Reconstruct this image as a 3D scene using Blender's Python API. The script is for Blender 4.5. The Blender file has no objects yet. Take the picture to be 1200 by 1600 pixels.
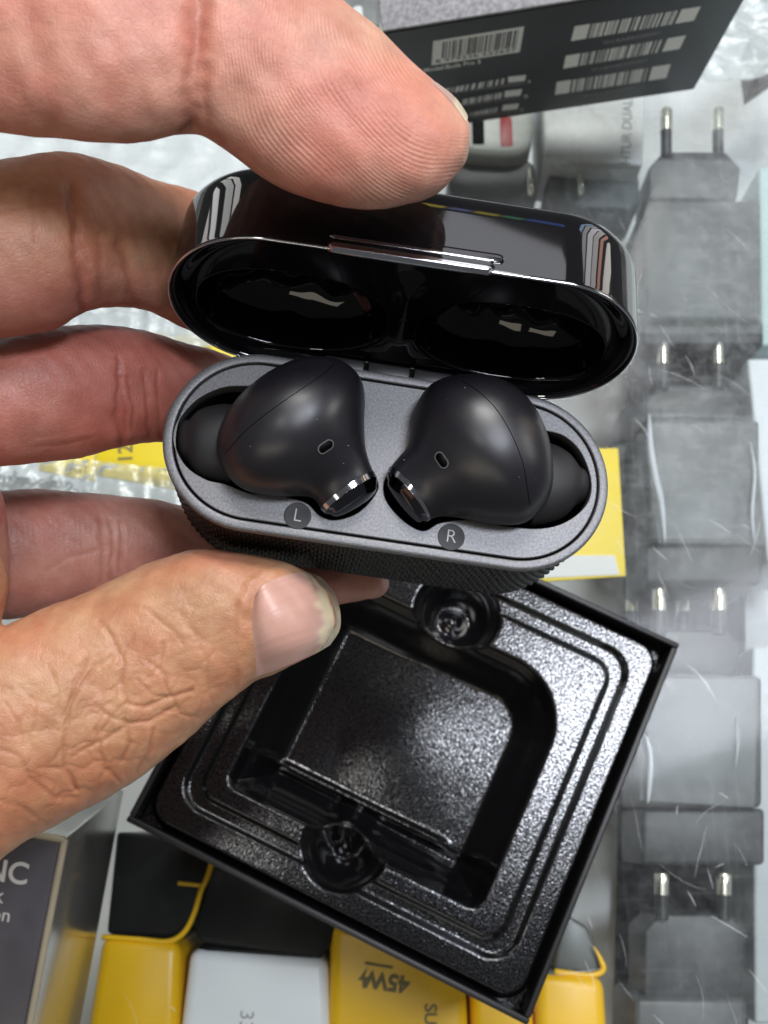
import bpy, bmesh, math, random
import numpy as np
from mathutils import Vector, Matrix
from mathutils.bvhtree import BVHTree

S = 0.001                      # everything below is worked out in millimetres
random.seed(7); RNG = np.random.default_rng(7)
scene = bpy.context.scene
COL = scene.collection

# ------------------------------------------------------------------ camera
FPX = 1700.0; TILT = math.radians(16); DIST = 300.0
CAM = np.array([0, -DIST*math.sin(TILT), DIST*math.cos(TILT)])
RGT = np.array([1., 0, 0]); UPV = np.array([0, math.cos(TILT), math.sin(TILT)])
FWD = np.array([0, math.sin(TILT), -math.cos(TILT)])
cd = bpy.data.cameras.new('camera'); cam = bpy.data.objects.new('camera', cd); COL.objects.link(cam)
cam.location = Vector(CAM*S); cam.rotation_euler = (TILT, 0, 0)
cd.sensor_fit = 'VERTICAL'; cd.sensor_height = 36; cd.lens = FPX/1600*36
cd.clip_start = 0.005; cd.clip_end = 50
cd.dof.use_dof = True; cd.dof.focus_distance = 0.143; cd.dof.aperture_fstop = 46
scene.camera = cam
scene.render.resolution_x = 768; scene.render.resolution_y = 1024

# ------------------------------------------------------------------ light
w = bpy.data.worlds.new('World'); scene.world = w; w.use_nodes = True
w.node_tree.nodes['Background'].inputs[0].default_value = (0.95, 0.98, 1.0, 1)
w.node_tree.nodes['Background'].inputs[1].default_value = 0.09

def lamp(name, loc, target, sx, sy, radiance, col=(1, 1, 1)):
    d = bpy.data.lights.new(name, 'AREA'); d.shape = 'RECTANGLE'; d.size = sx; d.size_y = sy
    d.energy = radiance*math.pi*sx*sy; d.color = col
    o = bpy.data.objects.new(name, d); COL.objects.link(o); o.location = loc
    o.rotation_euler = (Vector(target)-Vector(loc)).to_track_quat('-Z', 'Y').to_euler()
    return o
HAND = (0, -0.03, 0.14)
lamp('ceiling_panel_lamp', (0.16, 0.74, 1.30), HAND, 0.50, 0.40, 20.5, (1, 0.985, 0.96))
lamp('ceiling_panel_lamp', (0.44, 0.12, 1.35), HAND, 0.22, 0.42, 32.0, (0.86, 0.90, 1.0))
lamp('ceiling_panel_lamp', (-0.20, -0.01, 1.40), HAND, 0.16, 0.16, 14.0, (1, 0.98, 0.95))
lamp('side_fill_lamp', (1.20, 0.22, 0.75), HAND, 0.45, 0.40, 5.0, (1, 0.985, 0.97))  # fill added from the side to brighten the carton under the barcode box
lamp('shop_window_lamp', (0.40, 1.05, 1.02), HAND, 0.22, 0.26, 1.7, (0.93, 0.94, 1.0))
lamp('near_fill_lamp', (-0.30, -0.85, 1.02), HAND, 0.85, 0.26, 3.0, (1, 0.90, 0.74))  # warm fill added for the under-glass boxes, barcode face and lid hollows
for x, wd, c, r in ((.27, .03, (1, .75, .1), 2.2), (.305, .026, (.35, .4, .9), 1.6), (.34, .03, (1, .8, .1), 1.8), (.375, .026, (.2, .7, .35), 1.4), (.43, .07, (.12, .25, .9), 1.6)):
    lamp('lid_dot_lamp', (x, 1.06, 0.80), HAND, wd, 0.035, r*.8, c)  # small coloured lamps added so the lid mirrors dots like shop goods
for az, wd, r, c in ((25, .03, 2.4, (1, .6, .2)), (29, .07, 1.5, (1, .9, .8)), (33, .05, 1.1, (1, .95, .9)), (36.5, .06, 1.7, (1, .95, .9)), (40, .03, 1.3, (1, .5, .4)), (43, .06, 1.2, (1, .96, .95)), (46.5, .07, 1.7, (.95, .95, 1)), (50.5, .06, 1.0, (1, 1, 1)), (54, .05, 1.4, (.5, .7, 1)),
                     (120, .08, 1.6, (1, .97, .94)), (125, .09, 1.2, (1, 1, 1)), (131, .05, 1.7, (1, 1, 1)), (135, .09, 1.2, (1, .95, .9)), (142, .06, 1.7, (1, 1, 1))):
    q = math.radians(az); lamp('lid_stripe_lamp', (1.25*math.cos(q), 1.25*math.sin(q), 0.38), (0, 0, .2), wd, 0.6, r*1.7, c)  # strip lamps added to draw reflected stripes in the lid's curved ends

scene.view_settings.view_transform = 'Standard'; scene.view_settings.look = 'None'
scene.view_settings.exposure = 0.18; scene.view_settings.gamma = 1
scene.cycles.max_bounces = 10; scene.cycles.transparent_max_bounces = 24
scene.cycles.caustics_reflective = False; scene.cycles.caustics_refractive = False
scene.cycles.use_denoising = True
scene.cycles.sample_clamp_indirect = 4

# ------------------------------------------------------------------ geometry of sight lines
def ray(p):
    p = np.atleast_2d(np.asarray(p, float))
    return (p[:, :1]-600)/FPX*RGT + (800-p[:, 1:2])/FPX*UPV + FWD
def at_depth(p, d):
    return CAM + ray(p)*np.reshape(np.asarray(d, float), (-1, 1))
def at_z(p, z):
    r = ray(p); return CAM + r*((z-CAM[2])/r[:, 2])[:, None]
def proj(X):
    v = np.atleast_2d(X)-CAM; d = v@FWD
    return np.stack([600+FPX*(v@RGT)/d, 800-FPX*(v@UPV)/d], 1), d
class Frame:                    # a local frame: columns of M are its axes
    def __init__(s, O, M): s.O = np.array(O, float); s.M = np.array(M, float)
    def world(s, P): return s.O + np.atleast_2d(P)@s.M.T
    def local(s, p, h=0.0):     # pixel -> local x, y on the plane at local height h
        r = ray(p); n = s.M[:, 2]; O = s.O+n*h
        t = ((O-CAM)@n)/(r@n); X = CAM+r*t[:, None]
        L = (X-s.O)@s.M; return L
    def mat(s):
        m = Matrix.Identity(4)
        for i in range(3):
            for j in range(3): m[i][j] = s.M[i, j]
            m[i][3] = s.O[i]*S
        return m

# ------------------------------------------------------------------ object helpers
def empty(name, frame=None):
    o = bpy.data.objects.new(name, None); COL.objects.link(o); o.empty_display_size = 0.01
    if frame is not None: o.matrix_world = frame.mat()
    return o
def tag(o, label=None, cat=None, group=None, kind=None):
    if label: o['label'] = label
    if cat: o['category'] = cat
    if group: o['group'] = group
    if kind: o['kind'] = kind
    return o
def link_mesh(name, me, material=None, parent=None, frame=None, smooth=True):
    o = bpy.data.objects.new(name, me); COL.objects.link(o)
    if material: me.materials.append(material)
    if smooth:
        me.polygons.foreach_set('use_smooth', np.ones(len(me.polygons), bool))
    if parent is not None: o.parent = parent
    elif frame is not None: o.matrix_world = frame.mat()
    return o
def mesh_from(verts, faces):
    me = bpy.data.meshes.new('m'); me.from_pydata([tuple(v) for v in np.asarray(verts)*S], [], faces); me.update()
    return me
def mesh(name, verts, faces, material, parent=None, frame=None, smooth=True, sharp=None):
    me = mesh_from(verts, faces)
    bm = bmesh.new(); bm.from_mesh(me); bmesh.ops.recalc_face_normals(bm, faces=bm.faces); bm.to_mesh(me); bm.free()
    o = link_mesh(name, me, material, parent, frame, smooth)
    if sharp: me.set_sharp_from_angle(angle=math.radians(sharp))
    return o
def loft(rings, closed=True, cap0=True, cap1=True):
    n = len(rings[0]); V = np.concatenate(rings); Fc = []
    for i in range(len(rings)-1):
        for j in range(n if closed else n-1):
            k = (j+1) % n
            Fc.append((i*n+j, i*n+k, (i+1)*n+k, (i+1)*n+j))
    if cap0: Fc.append(tuple(range(n-1, -1, -1)))
    if cap1: Fc.append(tuple(range((len(rings)-1)*n, len(rings)*n)))
    return V, Fc
def join(parts):
    V = []; Fc = []; o = 0
    for v, f in parts:
        V.append(np.asarray(v)); Fc += [tuple(i+o for i in q) for q in f]; o += len(v)
    return np.concatenate(V), Fc
def stadium(a, b, n=160):
    s = a-b; L = 4*s+2*math.pi*b; out = []
    for i in range(n):
        t = L*i/n
        if t < s: out.append((t, -b)); continue
        t -= s
        if t < math.pi*b:
            q = t/b-math.pi/2; out.append((s+b*math.cos(q), b*math.sin(q))); continue
        t -= math.pi*b
        if t < 2*s: out.append((s-t, b)); continue
        t -= 2*s
        if t < math.pi*b:
            q = t/b+math.pi/2; out.append((-s+b*math.cos(q), b*math.sin(q))); continue
        t -= math.pi*b
        out.append((-s+t, -b))
    return np.array(out)
def ring(xy, z): return np.column_stack([xy, np.full(len(xy), float(z))])
def catmull(P, m):
    P = np.asarray(P, float); n = len(P); T = np.linspace(0, n-1, m); out = []
    for t in T:
        i = min(int(t), n-2); u = t-i
        p0 = P[i-1] if i > 0 else 2*P[0]-P[1]; p3 = P[i+2] if i+2 < n else 2*P[-1]-P[-2]
        p1, p2 = P[i], P[i+1]
        out.append(.5*(2*p1+(p2-p0)*u+(2*p0-5*p1+4*p2-p3)*u*u+(3*p1-p0-3*p2+p3)*u**3))
    return np.array(out)
def closed_spline(P, m):
    P = np.asarray(P, float); n = len(P); out = []
    for k in range(m):
        t = n*k/m; i = int(t); u = t-i
        p0, p1, p2, p3 = P[i-1], P[i % n], P[(i+1) % n], P[(i+2) % n]
        out.append(.5*(2*p1+(p2-p0)*u+(2*p0-5*p1+4*p2-p3)*u*u+(3*p1-p0-3*p2+p3)*u**3))
    return np.array(out)
def tube(path, r, n=8):
    P = np.asarray(path, float); rings = []
    for i in range(len(P)):
        t = P[min(i+1, len(P)-1)]-P[max(i-1, 0)]; t /= np.linalg.norm(t)+1e-12
        a = np.cross(t, [0.3, .2, 1]); a /= np.linalg.norm(a); b = np.cross(t, a)
        rr = r[i] if hasattr(r, '__len__') else r
        q = np.linspace(0, 2*math.pi, n, endpoint=False)
        rings.append(P[i]+rr*(np.cos(q)[:, None]*a+np.sin(q)[:, None]*b))
    return loft(rings)
def prism(poly, z0, z1, bevel=0.6, seg=3):     # poly in mm at top (N,2), bevelled box-like solid
    poly = np.asarray(poly, float)
    bm = bmesh.new(); n = len(poly)
    a = [bm.verts.new((*p, z0)) for p in poly]; b = [bm.verts.new((*p, z1)) for p in poly]
    bm.faces.new(a); bm.faces.new(b[::-1])
    for i in range(n): bm.faces.new((a[i], b[i], b[(i+1) % n], a[(i+1) % n]))
    bmesh.ops.recalc_face_normals(bm, faces=bm.faces)
    if bevel: bmesh.ops.bevel(bm, geom=list(bm.edges), offset=bevel, segments=seg, affect='EDGES', profile=.5)
    bm.verts.ensure_lookup_table()
    V = np.array([v.co[:] for v in bm.verts]); Fc = [tuple(v.index for v in f.verts) for f in bm.faces]
    bm.free(); return V, Fc
def round_poly(poly, rad, seg=6):
    poly = np.asarray(poly, float); out = []; n = len(poly)
    for i in range(n):
        p = poly[i]; a = poly[i-1]-p; b = poly[(i+1) % n]-p
        r = min(rad, np.linalg.norm(a)*.45, np.linalg.norm(b)*.45)
        A = p+a/np.linalg.norm(a)*r; B = p+b/np.linalg.norm(b)*r
        for k in range(seg+1):
            t = k/seg; out.append((1-t)**2*A+2*t*(1-t)*p+t*t*B)
    return np.array(out)
def text_geo(s, size, depth=0.03, align='CENTER', bold=0.0):
    c = bpy.data.curves.new('t', 'FONT'); c.body = s; c.size = size*S; c.align_x = align; c.align_y = 'CENTER'
    c.extrude = depth*S*.5; c.offset = bold*S
    o = bpy.data.objects.new('t', c); COL.objects.link(o)
    me = bpy.data.meshes.new_from_object(o.evaluated_get(bpy.context.evaluated_depsgraph_get()))
    bpy.data.objects.remove(o)
    V = np.array([v.co[:] for v in me.vertices])/S; Fc = [tuple(p.vertices) for p in me.polygons]
    bpy.data.meshes.remove(me); return V, Fc
def xf2(V, origin, ex, ey, ez=(0, 0, 1)):
    V = np.asarray(V); return np.asarray(origin)+V[:, :1]*np.asarray(ex)+V[:, 1:2]*np.asarray(ey)+V[:, 2:3]*np.asarray(ez)

# ------------------------------------------------------------------ materials
class NT:
    def __init__(s, m): s.t = m.node_tree; s.N = s.t.nodes; s.b = s.N.get('Principled BSDF')
    def n(s, kind, **kw):
        x = s.N.new(kind)
        for k, v in kw.items():
            if k.startswith('i_'):
                x.inputs[k[2:].replace('_', ' ')].default_value = v
            else: setattr(x, k, v)
        return x
    def l(s, a, b): s.t.links.new(a, b)
    def ramp(s, src, stops):
        r = s.n('ShaderNodeValToRGB'); e = r.color_ramp.elements
        while len(e) < len(stops): e.new(.5)
        for q, (p, c) in zip(e, stops):
            q.position = p; q.color = c if hasattr(c, '__len__') else (c, c, c, 1)
        s.l(src, r.inputs[0]); return r.outputs[0]
    def math(s, op, a, b=None):
        m = s.n('ShaderNodeMath', operation=op)
        for i, x in enumerate((a, b)):
            if x is None: continue
            if isinstance(x, (int, float)): m.inputs[i].default_value = x
            else: s.l(x, m.inputs[i])
        return m.outputs[0]
    def coords(s, scale=None):
        tc = s.n('ShaderNodeTexCoord'); o = tc.outputs['Object']
        if scale is not None:
            mp = s.n('ShaderNodeMapping'); mp.inputs['Scale'].default_value = scale; s.l(o, mp.inputs[0]); o = mp.outputs[0]
        return o
    def noise(s, scale, detail=3, vec=None, rough=.55):
        x = s.n('ShaderNodeTexNoise'); x.inputs['Scale'].default_value = scale; x.inputs['Detail'].default_value = detail; x.inputs['Roughness'].default_value = rough
        s.l(vec if vec is not None else s.coords(), x.inputs[0]); return x.outputs[0]
    def bump(s, h, dist, strength=1.0, prev=None):
        x = s.n('ShaderNodeBump'); x.inputs['Distance'].default_value = dist; x.inputs['Strength'].default_value = strength
        s.l(h, x.inputs['Height'])
        if prev is not None: s.l(prev, x.inputs['Normal'])
        return x.outputs[0]
def c4(c): return (*c, 1)
def mat(name, col, rough=.5, metal=0, spec=.5, coat=0, var=0, vscale=60, grain=0, gscale=2500, rvar=0, aniso=None):
    m = bpy.data.materials.new(name); m.use_nodes = True; t = NT(m); b = t.b
    b.inputs['Base Color'].default_value = c4(col); b.inputs['Roughness'].default_value = rough
    b.inputs['Metallic'].default_value = metal; b.inputs['Specular IOR Level'].default_value = spec
    b.inputs['Coat Weight'].default_value = coat; b.inputs['Coat Roughness'].default_value = .06
    if var:
        f = t.noise(vscale, 4); mx = t.n('ShaderNodeMix', data_type='RGBA')
        lo = [max(0, c*(1-var)) for c in col]; hi = [min(1, c*(1+var)) for c in col]
        mx.inputs[6].default_value = c4(lo); mx.inputs[7].default_value = c4(hi)
        t.l(t.ramp(f, [(.3, 0.0), (.7, 1.0)]), mx.inputs[0]); t.l(mx.outputs[2], b.inputs['Base Color'])
    if rvar:
        f = t.noise(vscale*3, 5); r = t.n('ShaderNodeMapRange'); t.l(f, r.inputs[0])
        r.inputs[1].default_value = .3; r.inputs[2].default_value = .7
        r.inputs[3].default_value = max(0, rough-rvar); r.inputs[4].default_value = rough+rvar; t.l(r.outputs[0], b.inputs['Roughness'])
    if grain: t.l(t.bump(t.noise(gscale, 2), grain*S), b.inputs['Normal'])
    return m

M_gloss = mat('piano_black', (.004, .004, .005), .035, spec=.62, coat=.3)
M_lining = mat('glossy_black_lining', (.002, .002, .003), .05, spec=.32)
M_chrome = mat('dark_chrome', (.62, .62, .66), .12, metal=1)
M_base = mat('graphite_plastic', (.135, .135, .142), .40, metal=.35, spec=.5, var=.3, vscale=3000, grain=.022, gscale=5200)
M_leather = mat('black_knurl', (.005, .0048, .005), .45, spec=.25)
M_well = mat('well_black', (.004, .004, .005), .35, spec=.3)
M_bud = mat('satin_black_shell', (.013, .0125, .016), .36, metal=.10, spec=.6, grain=.004, gscale=4500, rvar=.04, vscale=100)
M_tip = mat('silicone', (.0125, .0125, .014), .55, spec=.4, grain=.004, gscale=6000)
M_cap = mat('black_chrome_cap', (.10, .10, .115), .06, metal=1)
M_capring = mat('bright_chrome_ring', (.55, .55, .60), .10, metal=1)
M_lip = mat('slot_lip_grey', (.10, .10, .105), .35, spec=.6)
M_hole = mat('hole_black', (.001, .001, .001), .6, spec=.1)
M_sticker = mat('contact_film', (.022, .023, .025), .5, spec=.3)
M_print = mat('grey_print', (.42, .42, .42), .5)
M_boxblack = mat('black_card', (.006, .006, .007), .42, spec=.45, grain=.006, gscale=2500)
M_lab = mat('printed_box_face', (.018, .019, .021), .45, spec=.4)
M_labwhite = mat('white_ink', (.86, .85, .80), .6)
M_labgrey = mat('grey_ink', (.30, .30, .29), .6)

# ------------------------------------------------------------------ the counter: glass top, shelf beneath
def glass_material():
    m = bpy.data.materials.new('scratched_glass'); m.use_nodes = True; t = NT(m); t.N.remove(t.b)
    out = t.N['Material Output']
    tr = t.n('ShaderNodeBsdfTransparent'); tr.inputs[0].default_value = (.97, .98, .98, 1)
    gl = t.n('ShaderNodeBsdfGlossy'); gl.inputs['Roughness'].default_value = .08
    df = t.n('ShaderNodeBsdfDiffuse'); df.inputs[0].default_value = (.78, .82, .84, 1)
    fr = t.n('ShaderNodeFresnel'); fr.inputs[0].default_value = 1.22
    m1 = t.n('ShaderNodeMixShader'); t.l(fr.outputs[0], m1.inputs[0]); t.l(tr.outputs[0], m1.inputs[1]); t.l(gl.outputs[0], m1.inputs[2])
    big = t.ramp(t.noise(16, 5, rough=.65), [(.36, .01), (.66, .17)])
    fine = t.ramp(t.noise(180, 6, rough=.75), [(.45, 0.0), (.75, .12)])
    streak = t.ramp(t.noise(1, 6, vec=t.coords((40, 900, 1)), rough=.7), [(.56, 0.0), (.74, .10)])
    streak2 = t.ramp(t.noise(1, 6, vec=t.coords((800, 30, 1)), rough=.7), [(.56, 0.0), (.74, .10)])
    f = t.math('ADD', t.math('ADD', big, fine), t.math('ADD', streak, streak2))
    sep = t.n('ShaderNodeSeparateXYZ'); t.l(t.coords(), sep.inputs[0])
    def mr(src, a, b, c, d):
        r = t.n('ShaderNodeMapRange'); r.interpolation_type = 'SMOOTHSTEP'; t.l(src, r.inputs[0])
        for i, v in enumerate((a, b, c, d)): r.inputs[i+1].default_value = v
        return r.outputs[0]
    film_mask = t.math('MULTIPLY', t.math('MAXIMUM', mr(sep.outputs[0], .02, .085, .10, 1.0), mr(sep.outputs[1], .03, .09, .0, 1.0)), mr(sep.outputs[1], -.09, .05, .45, 1.1))   # the whitish film gets denser towards the right and far parts
    f = t.math('MULTIPLY', f, film_mask)
    m2 = t.n('ShaderNodeMixShader'); t.l(f, m2.inputs[0]); t.l(m1.outputs[0], m2.inputs[1]); t.l(df.outputs[0], m2.inputs[2])
    t.l(m2.outputs[0], out.inputs[0]); return m
M_glass = glass_material()
M_glassclear = bpy.data.materials.new('glass_underside'); M_glassclear.use_nodes = True
_t = NT(M_glassclear); _t.N.remove(_t.b); _x = _t.n('ShaderNodeBsdfTransparent'); _x.inputs[0].default_value = (.97, .99, .98, 1); _t.l(_x.outputs[0], _t.N['Material Output'].inputs[0])
V, Fc = prism([(-420, -380), (420, -380), (420, 420), (-420, 420)], -6, 0, 0)
g = mesh('glass_counter_top', V, Fc, M_glass, smooth=False)
g.data.materials.append(M_glassclear)
for p in g.data.polygons:
    if p.normal.z < .5: p.material_index = 1
tag(g, kind='structure', label='scratched glass top of the shop counter')
M_floor = mat('shelf_paint', (.66, .67, .68), .6, var=.12, vscale=14)
V, Fc = prism([(-420, -380), (420, -380), (420, 420), (-420, 420)], -92, -86, 1)
tag(mesh('shelf', V, Fc, M_floor, smooth=False), kind='structure', label='pale shelf under the glass counter')

def scratches():
    parts = []
    for k in range(120):
        px = random.uniform(850, 1200) if k < 75 else random.uniform(0, 1200)
        py = random.uniform(150, 1600)
        p = at_z([(px, py)], 0.02)[0]; a = random.choice([random.uniform(0, 6.28), random.gauss(-.9, .25)]); L = random.uniform(2, 17)**1.0; cv = random.uniform(-.05, .05)
        wd = random.choice([.025, .035, .045, .06]); n = 7; pts = []
        for i in range(n):
            pts.append(p[:2].copy()); p[:2] += L/n*np.array([math.cos(a), math.sin(a)]); a += cv*L/n*1.5+random.gauss(0, .06)
        pts = np.array(pts); V = []; Fc = []
        for i, q in enumerate(pts):
            d = pts[min(i+1, n-1)]-pts[max(i-1, 0)]; d /= np.linalg.norm(d); nn = np.array([-d[1], d[0]])
            ww = wd*(.25+.75*math.sin(math.pi*(i+.5)/n))
            V += [(*(q+nn*ww), .012), (*(q), .03), (*(q-nn*ww), .012)]
        for i in range(n-1):
            for j in range(2): Fc.append((3*i+j, 3*i+j+1, 3*i+j+4, 3*i+j+3))
        parts.append((np.array(V), Fc))
    V, Fc = join(parts)
    M = mat('scratch_white', (.8, .82, .84), .7)
    o = mesh('scratches', V, Fc, M, parent=g, smooth=False); o['kind'] = 'stuff'
scratches()

# ------------------------------------------------------------------ earbud case
CB = 12.2927; CA = 30.0
CASE = Frame([0.6009687, -36.0824635, 150.8468307],
             [[0.9877140593944674, 0.1293234308542646, 0.08772905508772164],
              [-0.12670910950638828, 0.9913305204139014, -0.034764937278838635],
              [-0.09146441079786365, 0.023221746876273673, 0.9955375492814994]])
LID = Frame([2.5119199749, -21.5269025915, 161.6121952],
            [[0.9893192305396332, 0.11593281490128551, -0.0883574700494098],
             [-0.11054965411224699, 0.20166696420701466, -0.9731953604098148],
             [-0.09500649483130419, 0.9725687728775744, 0.21232933844214374]])
case = tag(empty('earbud_case', CASE), 'open black earbud charging case held between the thumb and fingers, lid tilted up', 'earbud case')
N = 220
# rim band round the top edge, then the knurled wall
st = lambda off: stadium(CA-off, CB-off, N)
rim_rings = [ring(st(1.30), -.9), ring(st(1.30), -.12), ring(st(1.22), -.03), ring(st(1.12), 0), ring(st(.40), 0), ring(st(.22), -.03), ring(st(.08), -.12), ring(st(.0), -.3), ring(st(0), -1.15), ring(st(.25), -1.3), ring(st(.9), -1.3)]
V, Fc = loft(rim_rings, cap0=False, cap1=False); mesh('rim', V, Fc, M_base, parent=case, sharp=50)
def knurled_wall():
    nu = 768; nv = 112; u = np.arange(nu); z = np.linspace(-1.3, -20.5, nv)
    base = stadium(CA-.35, CB-.35, nu); d = np.roll(base, -1, 0)-np.roll(base, 1, 0); nrm = np.column_stack([d[:, 1], -d[:, 0]]); nrm /= np.linalg.norm(nrm, axis=1)[:, None]
    rings = []
    for k, zz in enumerate(z):
        per = 128; a = (u/nu*per); b = -zz/3.0
        s1 = (a+b) % 1; s2 = (a-b) % 1
        h = np.minimum(1-np.abs(2*s1-1), 1-np.abs(2*s2-1))*.62
        fade = min(1, (k)/3)
        off = h*fade-.30
        rings.append(np.column_stack([base+nrm*off[:, None], np.full(nu, zz)]))
    for q in np.linspace(0, math.pi/2, 8)[1:]:
        rings.append(np.column_stack([stadium(CA-.4-5*(1-math.cos(q)), CB-.4-5*(1-math.cos(q)), nu), np.full(nu, -20.5-4.5*math.sin(q))]))
    V, Fc = loft(rings, cap0=False); mesh('knurled_shell', V, Fc, M_leather, parent=case)
knurled_wall()

wellL = [(392, 603), (350, 605), (310, 623), (281, 655), (273, 690), (290, 727), (322, 749), (352, 756), (390, 770), (440, 775), (478, 785), (500, 805), (525, 812), (560, 800), (586, 772), (589, 752), (570, 725), (545, 690), (525, 640), (480, 610), (430, 600)]
wellR = [(601, 752), (603, 780), (627, 810), (660, 829), (690, 816), (740, 812), (790, 822), (850, 825), (890, 812), (918, 785), (923, 750), (908, 708), (882, 682), (848, 672), (800, 660), (760, 660), (700, 690), (650, 725), (615, 737)]
def deck():
    c = bpy.data.curves.new('d', 'CURVE'); c.dimensions = '2D'; c.fill_mode = 'BOTH'; c.extrude = 1.2*S; c.bevel_depth = .14*S; c.bevel_resolution = 3; c.offset = -.14*S
    loops = [stadium(CA-1.58, CB-1.58, 200)]
    for wpx in (wellL, wellR): loops.append(closed_spline(CASE.local(wpx)[:, :2], 150))
    for lp in loops:
        sp = c.splines.new('POLY'); sp.points.add(len(lp)-1); sp.use_cyclic_u = True
        for q, p in zip(sp.points, lp): q.co = (p[0]*S, p[1]*S, 0, 1)
    o = bpy.data.objects.new('d', c); COL.objects.link(o)
    me = bpy.data.meshes.new_from_object(o.evaluated_get(bpy.context.evaluated_depsgraph_get())); bpy.data.objects.remove(o)
    co = np.array([v.co[:] for v in me.vertices]); co[:, 2] -= 1.34*S
    me.vertices.foreach_set('co', co.ravel()); me.update()
    d = link_mesh('deck', me, M_base, parent=case); me.set_sharp_from_angle(angle=math.radians(35))
    for lp in loops[1:]:
        cen = lp.mean(0); rr = [ring(cen+(lp-cen)*s, z) for s, z in ((1.03, -1.0), (1.0, -2.4), (.93, -6.5), (.8, -8), (.4, -8.6))]
        V, Fc = loft(rr, cap0=False); mesh('well', V, Fc, M_well, parent=case)
deck()
V, Fc = loft([ring(st(1.2), -.75), ring(st(1.75), -.78), ring(st(1.75), -1.0), ring(st(1.2), -1.0)], cap0=False, cap1=False); mesh('groove', V, Fc, M_hole, parent=case)

def case_mark(px, ch):
    c = CASE.local([px])[0]; q = np.linspace(0, 2*math.pi, 48, endpoint=False)
    disc = [ring(np.column_stack([c[0]+r*np.cos(q), c[1]+r*np.sin(q)]), z) for r, z in ((1.80, -.01), (1.80, .03), (1.72, .05), (1.6, .035))]
    V, Fc = loft(disc, cap0=False); d = mesh('contact_film', V, Fc, M_sticker, parent=case, sharp=40)
    V, Fc = text_geo(ch, 2.5, .04, bold=-.03); V = xf2(V, (c[0], c[1], .065), (1, -.02, 0), (.02, 1, 0))
    mesh('letter', V, Fc, M_print, parent=d, smooth=False)
case_mark((465, 806), 'L'); case_mark((705, 839), 'R')
hp = np.array([(-10.2, 11.4), (7.5, 11.4), (7.5, 13.2), (-10.2, 13.2)])
for x0, x1 in ((-10.4, -4.9), (-4.5, 1.4), (1.8, 7.2)):
    V, Fc = prism([(x0, 11.25), (x1, 11.25), (x1, 13.6), (x0, 13.6)], -2.5, -.05, .25)
    mesh('hinge', V, Fc, mat('hinge_black', (.012, .012, .014), .35) if x0 < -10 else bpy.data.materials['hinge_black'], parent=case, sharp=40)

# --- lid
lid_mw = LID.mat(); inv_case = CASE.mat().inverted()
lh = 13.2; rr = []
for off, z in ((.55, -.75), (.42, -.1), (.34, 0), (.1, 0), (.0, -.12), (0, -.35)): rr.append(ring(stadium(CA-off, CB-off, 240), z))
for z in np.linspace(-.8, -lh+3.4, 8): rr.append(ring(stadium(CA-.12*(-z/lh), CB-.12*(-z/lh), 240), z))
for q in np.linspace(0, math.pi/2, 12)[1:]: rr.append(ring(stadium(CA-.1-3.4*(1-math.cos(q)), CB-.1-3.4*(1-math.cos(q)), 240), -lh+3.4-3.4*math.sin(q)))
rr.append(ring(stadium(CA-8, CB-8, 240), -lh-.1))
V, Fc = loft(rr, cap0=False); lid = mesh('lid', V, Fc, M_gloss, parent=case); lid.matrix_local = inv_case@lid_mw
def lidpart(name, V, Fc, m, **k): return mesh(name, V, Fc, m, parent=lid, **k)
# bright edge bead
tor = []
for q in np.linspace(0, 2*math.pi, 10): tor.append(ring(stadium(CA-.12+.16*math.cos(q), CB-.12+.16*math.cos(q), 240), .02+.16*math.sin(q)))
V, Fc = loft(tor, cap0=False, cap1=False); lidpart('edge_bead', V, Fc, M_chrome)
def sm(a, b, x):
    t = np.clip((x-a)/(b-a), 0, 1); return t*t*(3-2*t)
def lining():
    n = 360; rings = []
    for s in np.concatenate([[1.0, .997, .99], np.linspace(.98, .02, 150)]):
        a = (CA-.5)*s; b = (CB-.5)*s
        P = stadium(max(a, b+.001), b, n) if False else stadium(CA-.5, CB-.5, n)*s
        x, y = P[:, 0], P[:, 1]
        z = -.35-1.1*sm(.0, .10, 1-s)*np.ones(n)
        for sx in (-1, 1):           # two hollows that clear the earbuds
            cx, cy = sx*14.3, -2.6
            d = np.sqrt(np.abs((x-cx)/12.6)**2.3+np.abs((y-cy)/7.8)**2.3)
            z = z-8.6*np.sqrt(np.clip(1-d**2.2, 0, 1))*sm(1.0, .86, d)
            z = z+(.05*np.sin(x*1.3+y*.9)-0*y+.12*np.sin(x*.9-y*.6+1))*sm(1.0, .6, d)
            e = np.sqrt(((x-cx+sx*5.0)/4.2)**2+((y-cy-3.2)/2.2)**2)
            z = z+1.6*(1-sm(0, 1, e))
            e = np.sqrt(((x-cx-sx*4.5)/2.6)**2+((y-cy-3.6)/2.0)**2)
            z = z+1.3*(1-sm(0, 1, e))
        z = z+.8*np.exp(-(x/1.6)**2)*sm(9, 4, np.abs(y))
        rings.append(np.column_stack([x, y, z]))
    V, Fc = loft(rings, cap0=False); lidpart('lining', V, Fc, M_lining)
lining()
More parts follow.
